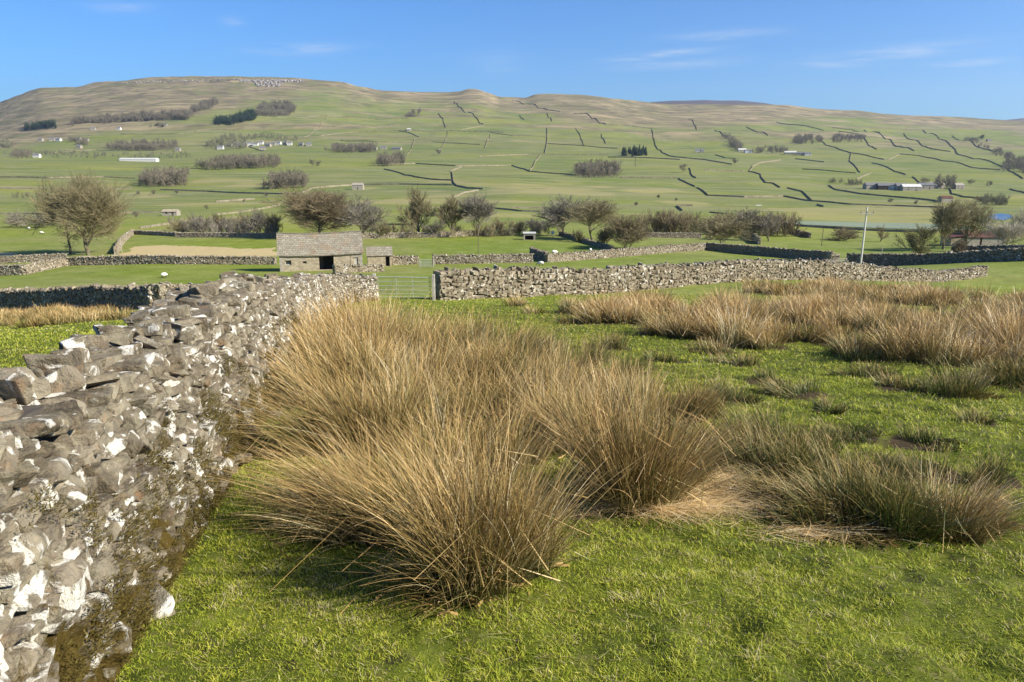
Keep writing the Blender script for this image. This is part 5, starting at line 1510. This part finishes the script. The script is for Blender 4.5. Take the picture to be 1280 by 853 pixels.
def wood(poly, n, h, label, mat='wood_far', kind='bare', dmin=200, name='wood', seed=1, cat_='wood'):
    r2 = np.random.default_rng(seed + len(label))
    w = np.array(px_poly(poly, dmin)); parts = []; k = 0; o0 = None
    lo, hi = w.min(0), w.max(0); tries = 0
    while k < n and tries < 40000:
        tries += 1
        x, y = r2.uniform(lo[0], hi[0]), r2.uniform(lo[1], hi[1])
        if not in_poly(np.array([x]), np.array([y]), w)[0]: continue
        k += 1
        V, F = (CON if kind == 'conifer' or (kind == 'mixed' and r2.random() < .3) else FAR if kind == 'open' else FARD)[r2.integers(0, 4)]
        hh = h * r2.uniform(.75, 1.15); a = r2.uniform(0, 6.28); c, s_ = math.cos(a), math.sin(a); ww = hh * r2.uniform(.85, 1.2)
        z = float(ground(x, y, False))
        if o0 is None: o0 = np.array([x, y, z])
        X = V[:, 0] * c - V[:, 1] * s_; Y = V[:, 0] * s_ + V[:, 1] * c
        parts.append((np.stack([X * ww + x, Y * ww + y, V[:, 2] * hh + z - .2], 1), F))
    if not parts: return
    V, F = cat(parts)
    o = obj_np(name, V, F, M[mat], None, origin=o0); tag(o, label, cat_, None, 'stuff'); return o

wood([(246, 211), (262, 213), (350, 210), (350, 204), (300, 203), (262, 206)], 130, 13, 'long bare wood below the far village')
wood([(172, 233), (200, 234.5), (232, 233), (238, 226), (190, 222)], 70, 14, 'dark rounded bare wood left of the long one, nearer the valley floor')
wood([(330, 236.5), (350, 238), (382, 236), (378, 228), (345, 229)], 55, 13, 'rounded bare wood above the barn tree')
wood([(464, 208), (485, 209), (505, 207), (503, 199), (480, 200)], 50, 13, 'small bare wood below the hillside farm')
wood([(404, 191), (440, 192), (472, 190.5), (470, 186), (420, 186)], 90, 15, 'bare wood left of the hillside farm')
wood([(717, 221), (735, 223.5), (770, 222), (774, 215), (745, 213), (720, 215)], 75, 15, 'round copse of bare trees on the valley side')
wood([(772, 195), (790, 196), (810, 195), (808, 190), (780, 190)], 60, 14, 'dark block of conifers above the round copse', mat='conifer', kind='conifer')
wood([(90, 158), (140, 154), (200, 151), (240, 150), (240, 144), (200, 145), (150, 148), (95, 153)], 330, 19, 'long dark plantation strip under the fell')
wood([(236, 141), (250, 141), (274, 131), (268, 126.5), (252, 131)], 110, 17, 'plantation tongue climbing the fell at the end of the long strip')
wood([(268, 156), (292, 157), (320, 149), (320, 143), (300, 146), (270, 151)], 190, 17, 'dark conifer tail of the large fell plantation', mat='conifer', kind='mixed')
wood([(318, 146), (345, 147), (370, 142), (366, 131), (325, 132)], 230, 17, 'large bare plantation in the middle of the fell side')
wood([(30, 164), (70, 161), (68, 156), (34, 158)], 90, 16, 'dark conifer block at the foot of the fell', mat='conifer', kind='mixed')
wood([(128, 187), (160, 189), (220, 188), (222, 181), (150, 179)], 120, 15, 'bare wood beyond the long white shed')
wood([(258, 186), (300, 189), (312, 184), (300, 172), (262, 176)], 70, 13, 'scattered village trees on the left of the houses', mat='scrub_far')
wood([(300, 176), (345, 178), (380, 178), (360, 171), (310, 170)], 40, 11, 'scattered trees behind the village roofs', mat='scrub_far')
wood([(0, 194), (60, 197), (150, 199), (240, 199), (240, 194), (120, 192), (0, 190)], 120, 9, 'pale scrubby tree line along the edge of the valley pasture', mat='scrub_far')
wood([(14, 198), (40, 199), (40, 193), (16, 193)], 34, 13, 'dark clump of trees beside the lone white cottage')
wood([(84, 181), (110, 182), (110, 176), (86, 176)], 30, 12, 'small bare clump over the upper hamlet')
wood([(0, 186), (16, 187), (16, 178), (0, 178)], 26, 14, 'pale trees at the far edge below the fell', mat='scrub_far')
wood([(186, 159), (210, 160), (208, 156), (188, 156)], 20, 10, 'little clump near the hillside cottage')
wood([(505, 150), (512, 149), (527, 141), (523, 139), (508, 146)], 36, 13, 'narrow slanting plantation high on the green fell side')
wood([(904, 172), (912, 171), (930, 188), (922, 190)], 60, 13, 'tree-filled gill running down to the hillside farm', dmin=900)
wood([(990, 182), (1028, 181), (1026, 174), (996, 174)], 70, 14, 'grey wood above the long white farm', dmin=900)
wood([(1036, 179), (1082, 178), (1080, 172), (1040, 173)], 70, 13, 'grey wood right of the one above the long white farm', dmin=900)
wood([(940, 192), (985, 193), (985, 188), (945, 187)], 40, 11, 'scrubby trees between the two hillside farms', dmin=900)
wood([(1252, 214), (1290, 222), (1290, 208), (1262, 203)], 40, 15, 'dark wood at the edge of the picture above the water', dmin=600)
wood([(1236, 192), (1268, 202), (1262, 196), (1244, 188)], 26, 12, 'small tree belt leading to the dark edge wood', dmin=900)
wood([(1204, 176), (1240, 190), (1236, 186), (1210, 173)], 30, 10, 'scrub along the hillside wall below the moor', dmin=900)
wood([(1165, 236), (1190, 237), (1190, 232), (1168, 231)], 16, 12, 'dark trees over the valley farmstead', dmin=500)
wood([(1032, 229), (1075, 233), (1085, 231), (1040, 227)], 26, 6, 'hedge of scrub left of the valley farmstead', mat='scrub_far', dmin=500)
wood([(1229, 257), (1258, 257.5), (1258, 254), (1230, 253)], 26, 7, 'flat-topped thicket across the valley floor', mat='scrub_far', dmin=300)
wood([(795, 293), (850, 294), (902, 295), (985, 297), (1000, 295), (985, 291), (900, 290), (800, 289)], 105, 6.2, 'brown leafless thicket along the river bank', mat='twig_brown', dmin=150, kind='open', name='thicket', cat_='thicket')
wood([(212, 294), (345, 298), (345, 294), (290, 290), (212, 289)], 48, 4.8, 'wispy leafless thicket between the streamside scrub bushes', mat='twig_grey', dmin=150, name='thicket', cat_='thicket', kind='open')
wood([(470, 298), (545, 298), (645, 297), (645, 293), (545, 293), (470, 294)], 34, 3.6, 'leafless hedge growth under the trees behind the barn field', mat='twig_tan', dmin=150, name='thicket', cat_='thicket', kind='open')
wood([(605, 297), (665, 296), (700, 295), (700, 291), (610, 292)], 26, 3.2, 'low bramble growth under the hedge line trees', mat='scrub_far', dmin=150, name='thicket', cat_='thicket')
wood([(0, 248), (60, 249), (150, 247), (150, 244), (0, 244)], 30, 5, 'line of pale scrub across the valley floor', mat='scrub_far', dmin=300, name='thicket', cat_='thicket')

# single far trees and bushes
single = [(390, 209, 199, 'small lone tree right of the long bare wood'), (398, 209, 201, 'its slimmer neighbour right of the lone small tree'), (548, 194, 186, 'lone field tree above the angled valley wall'),
          (823, 248, 243, 'solitary dark thorn on the green bank'), (845, 251, 248, 'low thorn bush right of the solitary one'), (795, 258, 252, 'thorn bush beneath the green bank'), (853, 216, 205, 'spindly hillside tree above a short dark wall'),
          (918, 207, 198, 'bent hillside tree below the farm gill'), (1113, 254, 247, 'round bush in the flat pasture below the valley farmstead'), (1145, 256, 250, 'dark bush right of the round one in flat pasture'),
          (1237, 234, 226, 'small bare tree along the field wall right of the farmstead'), (1213, 232, 224, 'small bare tree nearer the farmstead on the same field wall'), (1155, 232, 221, 'grey bare tree behind the valley farmstead barns'),
          (173, 244, 238, 'small dark tree left of its twin on the valley floor'), (192, 244, 237, 'small dark tree right of its twin on the valley floor'), (221, 243, 238, 'tiny thorn below the dark rounded wood'),
          (170, 274, 264, 'dark round shrub beside the pale track'), (333, 247, 240, 'dark thorn below the rounded wood'), (258, 262, 256, 'pale thorn tree near the ruined hut'),
          (305, 253, 249, 'tiny thorn on the pasture above the streamside scrub'), (1227, 176, 168, 'dark conifer standing by the upper field barn')]
for i, (px, pb, pt, lb) in enumerate(single):
    p = hit([px], [pb], 180)[0]; H = max(2.0, -float(T_of(pt)) * p[1] - p[2])
    L = grow_tree(900 + i, H, H * .95, levels=3, kids=(6, 5, 5), spread=.95, trunk_h=.22, trunk_r=.02, sides=(4, 3, 3, 3), twig_w=.00022 * p[1])
    r_ = empty('field_tree', p, 0, lb, 'tree', 'single trees scattered over the valley')
    V, F = cat(L[:1]); obj_np('trunk', V, F, M['bark'], r_)
    V, F = cat(L[1:]); Q, G = leafy(V, 260, H * .035, i); V, F = cat([(V, F), (Q, G)]); obj_np('crown', V, F, M['conifer' if 'conifer' in lb else 'wood_far'], r_)

# ------------------------------------------------------------------ far drystone walls
def farwall(pts, label, h=1.7, w=0.8, pale=False, dmin=150, step=None):
    q = hit([a for a, b in pts], [b for a, b in pts], dmin)
    Pt = Path([(v[0], v[1]) for v in q])
    st = step or max(2.0, Pt.L / 160); n = max(4, int(Pt.L / st)); u = np.linspace(0, Pt.L, n)
    c = Pt.at(u); t = Pt.tan(u); nr = np.stack([-t[:, 1], t[:, 0]], 1); g = ground(c[:, 0], c[:, 1], False)
    hh = h * (0.88 + 0.24 * vnoise(u / 3.0, u * 0, 7)); k = []
    for o_, z_ in ((-w * .55, g - .8), (-w * .32, g + hh), (w * .32, g + hh), (w * .55, g - .8)):
        k.append(np.stack([c[:, 0] + nr[:, 0] * o_, c[:, 1] + nr[:, 1] * o_, z_], 1))
    V = np.stack(k, 1).reshape(-1, 3); F = []
    for i in range(n - 1):
        for j in range(3): F.append([i * 4 + j, i * 4 + j + 1, i * 4 + 5 + j, i * 4 + 4 + j])
    F.append([0, 3, 2, 1]); e = (n - 1) * 4; F.append([e, e + 1, e + 2, e + 3])
    o0 = np.array([q[0][0], q[0][1], q[0][2]])
    m = 'stone_far' if q[0][1] > 700 else 'stone_mid'
    ex = dict(rnd=np.repeat(rng.random(n), 4), hgt=np.full(n * 4, 1.0))
    o = obj_np('field_wall', V, np.array(F), M[m], None, ex, origin=o0)
    tag(o, label, 'stone wall', 'drystone walls on the far hillside'); return o
FW = [
 ([(565, 215), (567, 229), (571, 233), (585, 236), (604, 237)], 0, 'hook-shaped dark wall standing out on the green pasture', dict(h=2.6, w=1.2)),
 ([(563, 215), (577, 209.5)], 1, 'pale wall rising from the top of the hook-shaped one', dict(h=2.2)),
 ([(567, 248), (580, 241.5), (598, 238.5)], 1, 'pale curving wall below the hook-shaped one', dict(h=2.0)),
 ([(848, 223.5), (869, 234), ], 0, 'upper half of the straight dark wall on the green bank', dict(h=3.0, w=1.4)),
 ([(871, 235), (885, 245)], 0, 'lower half of the straight dark wall on the green bank', dict(h=3.0, w=1.4)),
 ([(862, 210), (864, 218), (870, 223)], 0, 'short dark wall above the straight one', dict(h=2.6)),
 ([(775, 222.5), (846, 223)], 1, 'thin pale wall running level from the round copse', dict(h=1.8)),
 ([(846, 258), (853, 264)], 0, 'stub of dark wall at the foot of the green bank', dict(h=2.0)),
 ([(849, 257.5), (866, 258)], 1, 'stub of pale wall beside the dark stub', dict(h=1.5)),
 ([(887, 266), (910, 268.5)], 0, 'low dark wall just above the brown thicket', dict(h=1.6)),
 ([(976, 200.5), (955, 203), (941, 208), (937, 215)], 1, 'sunlit curve of wall below the long white farm', dict(h=3.0, w=1.4)),
 ([(937, 215), (951, 219), (953, 224), (957, 229)], 0, 'dark stepped wall continuing the sunlit curve', dict(h=3.2, w=1.4)),
 ([(967, 230), (975, 235)], 0, 'short dark dash of wall below the stepped one', dict(h=2.8)),
 ([(984, 235.5), (1003, 240), (1009, 246), (1016, 252)], 0, 'dark wall bending downhill in the middle of the pasture', dict(h=2.8, w=1.3)),
 ([(1021, 256.5), (1029, 259)], 0, 'dark remnant of wall on the flat pasture', dict(h=2.2, w=1.6)),
 ([(1036, 232), (1045, 238), (1075, 243), (1120, 247), (1176, 253)], 0, 'long dark wall crossing below the valley farmstead', dict(h=2.2)),
 ([(1186, 236), (1190, 243), (1205, 247), (1229, 249)], 0, 'dark wall dropping from the valley farmstead trees', dict(h=2.4)),
 ([(1071, 224.5), (1089, 216.5)], 1, 'bright slanting wall above the valley farmstead', dict(h=2.8)),
 ([(1090, 204), (1110, 210), (1132, 219)], 0, 'dark slanting wall above the bright one', dict(h=3.0)),
 ([(1140, 222), (1158, 230)], 0, 'faint slanting wall leading to the farmstead trees', dict(h=2.6)),
 ([(1025, 176), (1040, 184), (1064, 192)], 0, 'dark wall falling between the two grey woods', dict(h=3.2)),
 ([(1048, 165), (1073, 168), (1084, 178), (1096, 187)], 0, 'stepped wall falling right of the grey woods', dict(h=3.4)),
 ([(1080, 163), (1103, 170), (1118, 182), (1143, 189)], 0, 'curved wall dropping from the moor edge', dict(h=3.6)),
 ([(1130, 167), (1148, 177), (1165, 187), (1188, 190)], 0, 'second curved wall to the right, dropping from the moor edge', dict(h=3.6)),
 ([(1154, 163), (1172, 171), (1188, 182), (1199, 194)], 0, 'third curved wall dropping to the pale corner', dict(h=3.6)),
 ([(1190, 170), (1215, 177), (1242, 190)], 0, 'straight wall between moor and dark edge wood', dict(h=3.4)),
 ([(1124, 193), (1150, 195.5), (1192, 203)], 0, 'level dark wall under the curved walls', dict(h=3.0)),
 ([(1060, 191), (1105, 200)], 0, 'level dark wall right of the long white farm', dict(h=2.8)),
 ([(994, 199), (1030, 203)], 0, 'short level wall under the long white farm', dict(h=2.6)),
 ([(1199, 194), (1240, 203), (1260, 212), (1279, 224)], 0, 'wall running out of the picture above the water', dict(h=3.0)),
 ([(1262, 237), (1285, 243)], 0, 'wall stub at the edge of the picture on the valley side', dict(h=2.4)),
 ([(815, 162), (818, 175), (821, 185)], 0, 'upright dark wall above the conifer block', dict(h=3.6)),
 ([(821, 185), (832, 193), (845, 197), (858, 198)], 0, 'wall curving away from the foot of the upright one', dict(h=3.0)),
 ([(894, 194), (906, 198), (920, 199)], 0, 'faint wall just below the farm gill', dict(h=2.8)),
 ([(862, 149), (868, 156), (871, 163)], 0, 'short wall in the rough grazing right of the upright one', dict(h=4.2)),
 ([(894, 163), (905, 171)], 0, 'wall at the head of the farm gill', dict(h=3.8)),
 ([(933, 159), (945, 165), (960, 170)], 0, 'short wall on rough grazing above the farms', dict(h=3.8)),
 ([(568, 127), (578, 137), (592, 143), (604, 156)], 0, 'winding wall below the little rounded summit', dict(h=4.8)),
 ([(548, 142), (554, 149), (557, 160)], 0, 'short steep wall left of the winding one', dict(h=4.4)),
 ([(498, 164), (510, 166), (524, 172)], 0, 'short wall near the roadside barn', dict(h=3.6)),
 ([(640, 126), (670, 132), (684, 138), (700, 140)], 0, 'dark wall slanting along the upper fell', dict(h=5.0)),
 ([(684, 142), (690, 152)], 0, 'short wall dropping from the slanting upper one', dict(h=4.6)),
 ([(718, 142), (738, 146), (757, 156)], 0, 'curved wall on the brown upper fell', dict(h=4.8)),
 ([(650, 144), (655, 150)], 0, 'tiny dark dash of wall on the brown band', dict(h=4.8)),
 ([(684, 160), (684, 176), (681, 192)], 0, 'straight vertical wall down the middle of the fell', dict(h=3.6)),
 ([(676, 193), (668, 205), (662, 215)], 1, 'pale broken wall below the straight vertical one', dict(h=3.2)),
 ([(606, 185), (613, 168)], 0, 'faint wall climbing beside the road', dict(h=3.4)),
 ([(752, 168), (757, 180)], 0, 'faint wall right of the straight vertical one', dict(h=3.6)),
 ([(400, 170), (440, 166), (490, 163.5), (560, 164), (630, 165.5)], 1, 'long pale roadside wall drawn level across the fell', dict(h=3.6, w=2.0)),
 ([(605, 158), (580, 162), (560, 164)], 1, 'pale wall slanting up from the roadside wall', dict(h=3.4)),
 ([(1040, 160), (1065, 163), (1100, 166)], 0, 'highest level wall on the right-hand moor edge', dict(h=4.2)),
 ([(970, 153), (1000, 157), (1030, 164)], 0, 'faint wall along the moor edge', dict(h=4.2)),
 ([(200, 238), (260, 240), (300, 242), (372, 243.5)], 0, 'dark wall across the valley floor under the woods', dict(h=1.8)),
 ([(377, 242), (390, 236)], 1, 'pale wall corner above the barn tree', dict(h=2.2)),
 ([(0, 268), (40, 268), (100, 271), (140, 269), (165, 266.5), (205, 266)], 1, 'pale lane wall passing behind the big spreading tree', dict(h=1.5, w=2.6)),
 ([(175, 286), (215, 280), (252, 273)], 1, 'pale lane wall slanting toward the ruined hut', dict(h=1.2, w=1.6)),
 ([(272, 269), (300, 266), (330, 261), (350, 257)], 1, 'pale lane wall climbing behind the streamside scrub', dict(h=1.2, w=1.8)),
 ([(270, 253), (300, 251), (318, 249.5)], 1, 'short pale wall above the streamside scrub', dict(h=1.3, w=1.4)),
 ([(300, 176.5), (330, 189)], 1, 'pale village lane wall', dict(h=1.6, w=2.5)),
 ([(618, 261), (650, 264.5), (680, 265.5)], 0, 'dark bank wall above the livestock shelter', dict(h=2.6, w=1.6)),
 ([(640, 260.5), (682, 261)], 1, 'pale wall topping the dark bank', dict(h=1.6)),
 ([(960, 280.5), (1040, 286), (1120, 290), (1172, 291)], 0, 'dark river bank edging along the shingle', dict(h=1.1, w=2.2)),
 ([(480, 281.5), (520, 282)], 1, 'short pale wall in the field between barn tree and narrow tree', dict(h=1.0)),
 ([(480, 206), (520, 205), (570, 208), (640, 207)], 1, 'broken pale wall across the lower hillside pasture', dict(h=2.0, w=1.2)),
 ([(600, 196), (660, 193.5), (760, 193.5)], 0, 'thin wall running level towards the conifer block', dict(h=2.0)),
 ([(760, 197), (810, 198), (850, 200)], 1, 'pale level wall below the conifer block', dict(h=2.0)),
 ([(60, 192), (120, 188), (150, 189)], 1, 'pale lane wall below the upper hamlet', dict(h=1.6)),
 ([(380, 147), (430, 146), (500, 148)], 0, 'fell wall right of the large plantation', dict(h=3.0)),
 ([(350, 158), (420, 159), (500, 157)], 0, 'level wall across the fell above the roadside wall', dict(h=2.6)),
 ([(880, 213), (930, 214.5)], 1, 'faint level wall left of the sunlit curve', dict(h=1.8)),
]

FW += [
 ([(425, 176), (470, 178), (540, 178), (600, 181)], 0, 'faint level wall above the bare wood left of the hillside farm', dict(h=1.7)),
 ([(520, 172), (515, 184), (508, 196)], 1, 'faint wall falling past the hillside farm', dict(h=1.7)),
 ([(560, 164), (556, 178), (548, 190)], 1, 'faint wall falling from the roadside wall to the lone field tree', dict(h=1.7)),
 ([(613, 166), (640, 170), (684, 172)], 0, 'faint level wall joining the straight vertical wall', dict(h=1.7)),
 ([(684, 180), (720, 182), (772, 186)], 0, 'faint level wall between vertical wall and conifer block', dict(h=1.7)),
 ([(720, 160), (726, 172), (730, 183)], 0, 'faint drop wall in the middle of the fell', dict(h=1.8)),
 ([(757, 156), (790, 158), (816, 161)], 0, 'faint wall linking the curved wall to the upright one', dict(h=2.0)),
 ([(821, 176), (860, 177), (902, 176)], 0, 'faint level wall from the upright wall to the gill', dict(h=1.8)),
 ([(858, 198), (880, 200), (915, 206)], 0, 'faint wall continuing to the bent hillside tree', dict(h=1.7)),
 ([(957, 229), (967, 230)], 0, 'gap-filling piece of wall under the stepped one', dict(h=1.7)),
 ([(1003, 212), (1035, 214), (1070, 217)], 0, 'faint level wall in the pasture over the valley farmstead', dict(h=1.7)),
 ([(1110, 200), (1125, 194)], 0, 'faint wall tying two level walls together', dict(h=1.7)),
 ([(1192, 203), (1215, 210), (1250, 213)], 0, 'faint wall leading to the dark edge wood', dict(h=1.7)),
 ([(1064, 192), (1062, 202), (1075, 216)], 1, 'faint pale wall dropping toward the bright slanting one', dict(h=1.7)),
 ([(640, 207), (662, 215), (700, 218), (716, 219)], 1, 'faint wall arriving at the round copse', dict(h=1.6)),
 ([(885, 245), (930, 247), (980, 246), (1016, 252)], 1, 'faint wall along the foot of the pasture bank', dict(h=1.4)),
 ([(480, 212), (520, 222), (565, 226)], 0, 'faint wall dipping into the hook-shaped one', dict(h=1.5)),
 ([(390, 236), (440, 232), (500, 231), (566, 232)], 1, 'faint wall behind the pale barn ruin', dict(h=1.4)),
 ([(0, 222), (60, 223), (130, 222), (170, 224)], 0, 'faint wall crossing the broad left pasture', dict(h=1.5)),
 ([(0, 236), (90, 238), (165, 236)], 0, 'faint lower wall crossing the broad left pasture', dict(h=1.5)),
 ([(100, 190), (104, 178), (112, 168)], 1, 'faint lane wall climbing past the upper hamlet', dict(h=1.8)),
 ([(150, 168), (220, 168), (262, 163), (300, 163)], 0, 'faint wall under the dark plantation strip', dict(h=1.8)),
 ([(380, 172), (400, 160), (408, 148)], 1, 'faint wall climbing from the village to the large plantation', dict(h=1.9)),
 ([(1016, 252), (1060, 256), (1120, 258), (1180, 260)], 1, 'faint fence-like wall on the tawny river meadow', dict(h=1.2)),
]
for pts, pale, lb, kw in FW:
    kw = dict(kw)
    d_guess = hit([pts[0][0]], [pts[0][1]], 150)[0][1]
    h = kw.pop('h'); h = min(h, 1.0 + d_guess * 0.00058); h = h * (0.62 if d_guess < 450 else 0.85 if d_guess < 700 else 0.88); kw['w'] = min(kw.get('w', .5), .6)
    farwall(pts, lb, h=h, pale=bool(pale), **kw)

# ------------------------------------------------------------------ far houses and farms
simple_house('field_barn', 212, 270, 7, 4.5, 2.0, 2.9, 'little ruined stone hut with orange-grey roof on the valley floor', 'hut', wall='masonry_pale', roof='masonry', chim=0, wins=2, door=True)
simple_house('field_barn', 447, 237.5, 9, 6, 4.0, 5.5, 'pale stone barn ruin above the grey-twigged tree', 'barn', wall='masonry_pale', roof='masonry_pale', chim=0, wins=1)
simple_house('long_shed', 181, 203.5, 52, 10, 3.2, 4.6, 'very long white shed at the edge of the valley pasture', 'shed', wall='white', roof='pale_sheet', chim=0, wins=0, dist=1080)
simple_house('cottage', 45, 197.5, 12, 8, 5, 8, 'lone white cottage beside the dark clump of trees', 'house', wall='white', dmin=600)
simple_house('field_barn', 511, 164, 10, 8, 4.5, 6.5, 'pale roadside barn high on the fell', 'barn', wall='masonry_pale', roof='pale_sheet', chim=0, wins=1, dmin=900)
simple_house('field_barn', 1237, 177.5, 11, 8, 5, 7, 'pale upper field barn by the dark conifer', 'barn', wall='masonry_pale', roof='slate', chim=0, wins=1, dmin=900)
simple_house('field_barn', 1184, 253.5, 9, 6, 3.5, 5, 'field barn peeping over the left tree of the tall pair', 'barn', wall='masonry_pale', roof='rust', chim=0, wins=0, dmin=300)
simple_house('field_barn', 206, 158, 9, 7, 4.5, 6.5, 'white hillside cottage near the little clump', 'house', wall='white', dmin=900)
farm = [(467, 187.5, 12, 'masonry_pale', 'slate', 'leftmost house of the hillside farm among bare woods'), (479, 187, 14, 'masonry_pale', 'slate', 'middle barn of the hillside farm among bare woods'), (495, 188, 20, 'masonry_pale', 'slate', 'long right-hand barn of the hillside farm among bare woods'),
        (928, 190, 16, 'masonry_pale', 'pale_sheet', 'upper building of the farm at the gill foot'), (936, 191.5, 14, 'white', 'slate', 'white house of the farm at the gill foot'),
        (872, 190.5, 8, 'white', 'slate', 'tiny white cottage left of the farm gill'), (878, 191, 7, 'masonry_pale', 'slate', 'tiny barn touching the white cottage'),
        (988, 193.5, 22, 'masonry_pale', 'pale_sheet', 'left part of the long white farm on the hillside'), (1001, 194.5, 14, 'masonry_pale', 'slate', 'middle part of the long white farm on the hillside'), (1010, 195, 12, 'white', 'slate', 'bright gable house at the end of the long white farm'),
        (1092, 237, 15, 'masonry_pale', 'slate', 'dark-roofed first barn of the valley farmstead'), (1104, 237.5, 10, 'dark', 'slate', 'dark open barn of the valley farmstead'), (1116, 237.5, 14, 'white', 'slate', 'white-walled farmhouse of the valley farmstead'),
        (1128, 238, 11, 'masonry_pale', 'slate', 'small barn beside the white-walled farmhouse'), (1140, 239, 18, 'masonry_pale', 'pale_sheet', 'largest pale-roofed shed of the valley farmstead'), (1158, 237, 14, 'masonry_pale', 'slate', 'grey barn under the farmstead trees'),
        (1172, 236, 16, 'masonry_pale', 'masonry_pale', 'pale stone barn at the end of the valley farmstead'), (1200, 237, 9, 'masonry_pale', 'masonry_pale', 'small outlying barn beyond the valley farmstead')]
for px, py, w, wm, rm, lb in farm:
    simple_house('farm_building', px, py, w, 9, 4.2, 6.6, lb, 'farm building', 'farm buildings across the valley', wall=wm, roof=rm, chim=1 if 'house' in lb or 'cottage' in lb else 0, wins=2, rz=R(random.uniform(-14, 6)), dmin=400)
village = [(50, 177, 'first hamlet house from the left'), (65, 176.5, 'second hamlet house, greyer'), (72, 177, 'third hamlet house, close to the grey one'), (96, 176.5, 'white hamlet house under the small clump'), (107, 177.5, 'broad hamlet house at the right end'), (98, 186, 'cottage below the hamlet'),
           (222, 189.5, 'outlying village cottage left of the trees'), (275, 187, 'village house hidden in the left trees'), (286, 184, 'village house at the edge of the left trees'), (296, 183.5, 'low village house in front of the edge of the trees'), (305, 184, 'village house with grey wall after the trees'),
           (312, 182.5, 'white village house on the upper row'), (319, 183, 'second white village house on the upper row'), (326, 181, 'tallest white village house'), (328, 188, 'village house standing forward above the long wood'), (334, 184, 'reddish village barn'), (341, 182.5, 'buff village house'),
           (348, 181.5, 'buff village house with pale gable'), (356, 181.5, 'wide village house near the right end'), (362, 182, 'white village house near the right end'), (376, 183, 'detached village house on its own right of the rest'), (386, 183, 'last outlying village house on the right'), (148, 163, 'isolated farmhouse under the dark plantation'), (116, 163, 'isolated barn under the dark plantation')]
for i, (px, py, lb) in enumerate(village):
    wm = 'white' if 'white' in lb or i % 5 == 2 else 'masonry_pale'
    simple_house('village_house', px, py, random.uniform(9, 14), 8, 5.2, 8.2, lb + ' across the valley', 'house', 'houses of the far village and hamlet', wall=wm, roof='slate', chim=1 + (i % 2), wins=2, rz=R(random.uniform(-25, 15)), dmin=600)

# pale feeding trough on the flat pasture
def trough():
    p = hit([948], [258], 200)[0]; r_ = empty('feed_trough', p, R(3), 'long pale feed trough on the flat pasture', 'trough')
    MB().box(-2, 2, -.4, .4, .3, .8, .05).build('trough_body', M['white'], r_)
    for x in (-1.6, 1.6): MB().box(x - .1, x + .1, -.35, .35, -.3, .3).build('leg', M['timber_dark'], r_)
trough()

# limestone scar along the high edge of the fell
def scar(px0, px1, pyf, label, hgt, n):
    u = np.linspace(px0, px1, n)
    pos, siz = [], []
    for x in u:
        p = hit([x + random.uniform(-1, 1)], [pyf(x) + random.uniform(-.8, 1.2)], 2400)[0]
        pos.append((p[0], p[1], p[2] + hgt * .2)); siz.append((random.uniform(4, 13), random.uniform(4, 9), hgt * random.uniform(.4, 1.1)))
    pos, siz = np.array(pos), np.array(siz)
    V, F, A = scatter(ROCK_LO, pos, siz, euler_mats(rng.normal(0, .08, n), rng.normal(0, .08, n), rng.normal(0, .5, n)), dict(rnd=rng.random(n), hgt=np.ones(n)))
    o = obj_np('limestone_scar', V, F, M['scar'], None, A, origin=pos[0]); tag(o, label, 'crag', kind='stuff')
scar(300, 378, lambda x: 101.5, 'broken grey limestone crag band near the summit edge', 9, 170)
scar(318, 352, lambda x: 105 + 3 * math.sin(x), 'scattered pale rock outcrops below the summit crag', 7, 90)
scar(150, 300, lambda x: 104 - (x - 150) * .03, 'thin rocky edge along the brow of the fell', 4, 110)

# ------------------------------------------------------------------ air
def haze():
    mb = MB(); mb.box(-11000, 11000, -300, 11500, -420, 900)
    s = NT('valley_haze')
    v = s.n('VolumePrincipled', Density=HAZE); v.inputs['Color'].default_value = (0.72, 0.84, 1.0, 1); v.inputs['Anisotropy'].default_value = 0.35
    s.l(v.outputs[0], s.out.inputs['Volume'])
    o = mb.build('haze', s.m); tag(o, 'thin blue air filling the valley', 'haze', kind='stuff')
HAZE = 5.2e-5
haze()
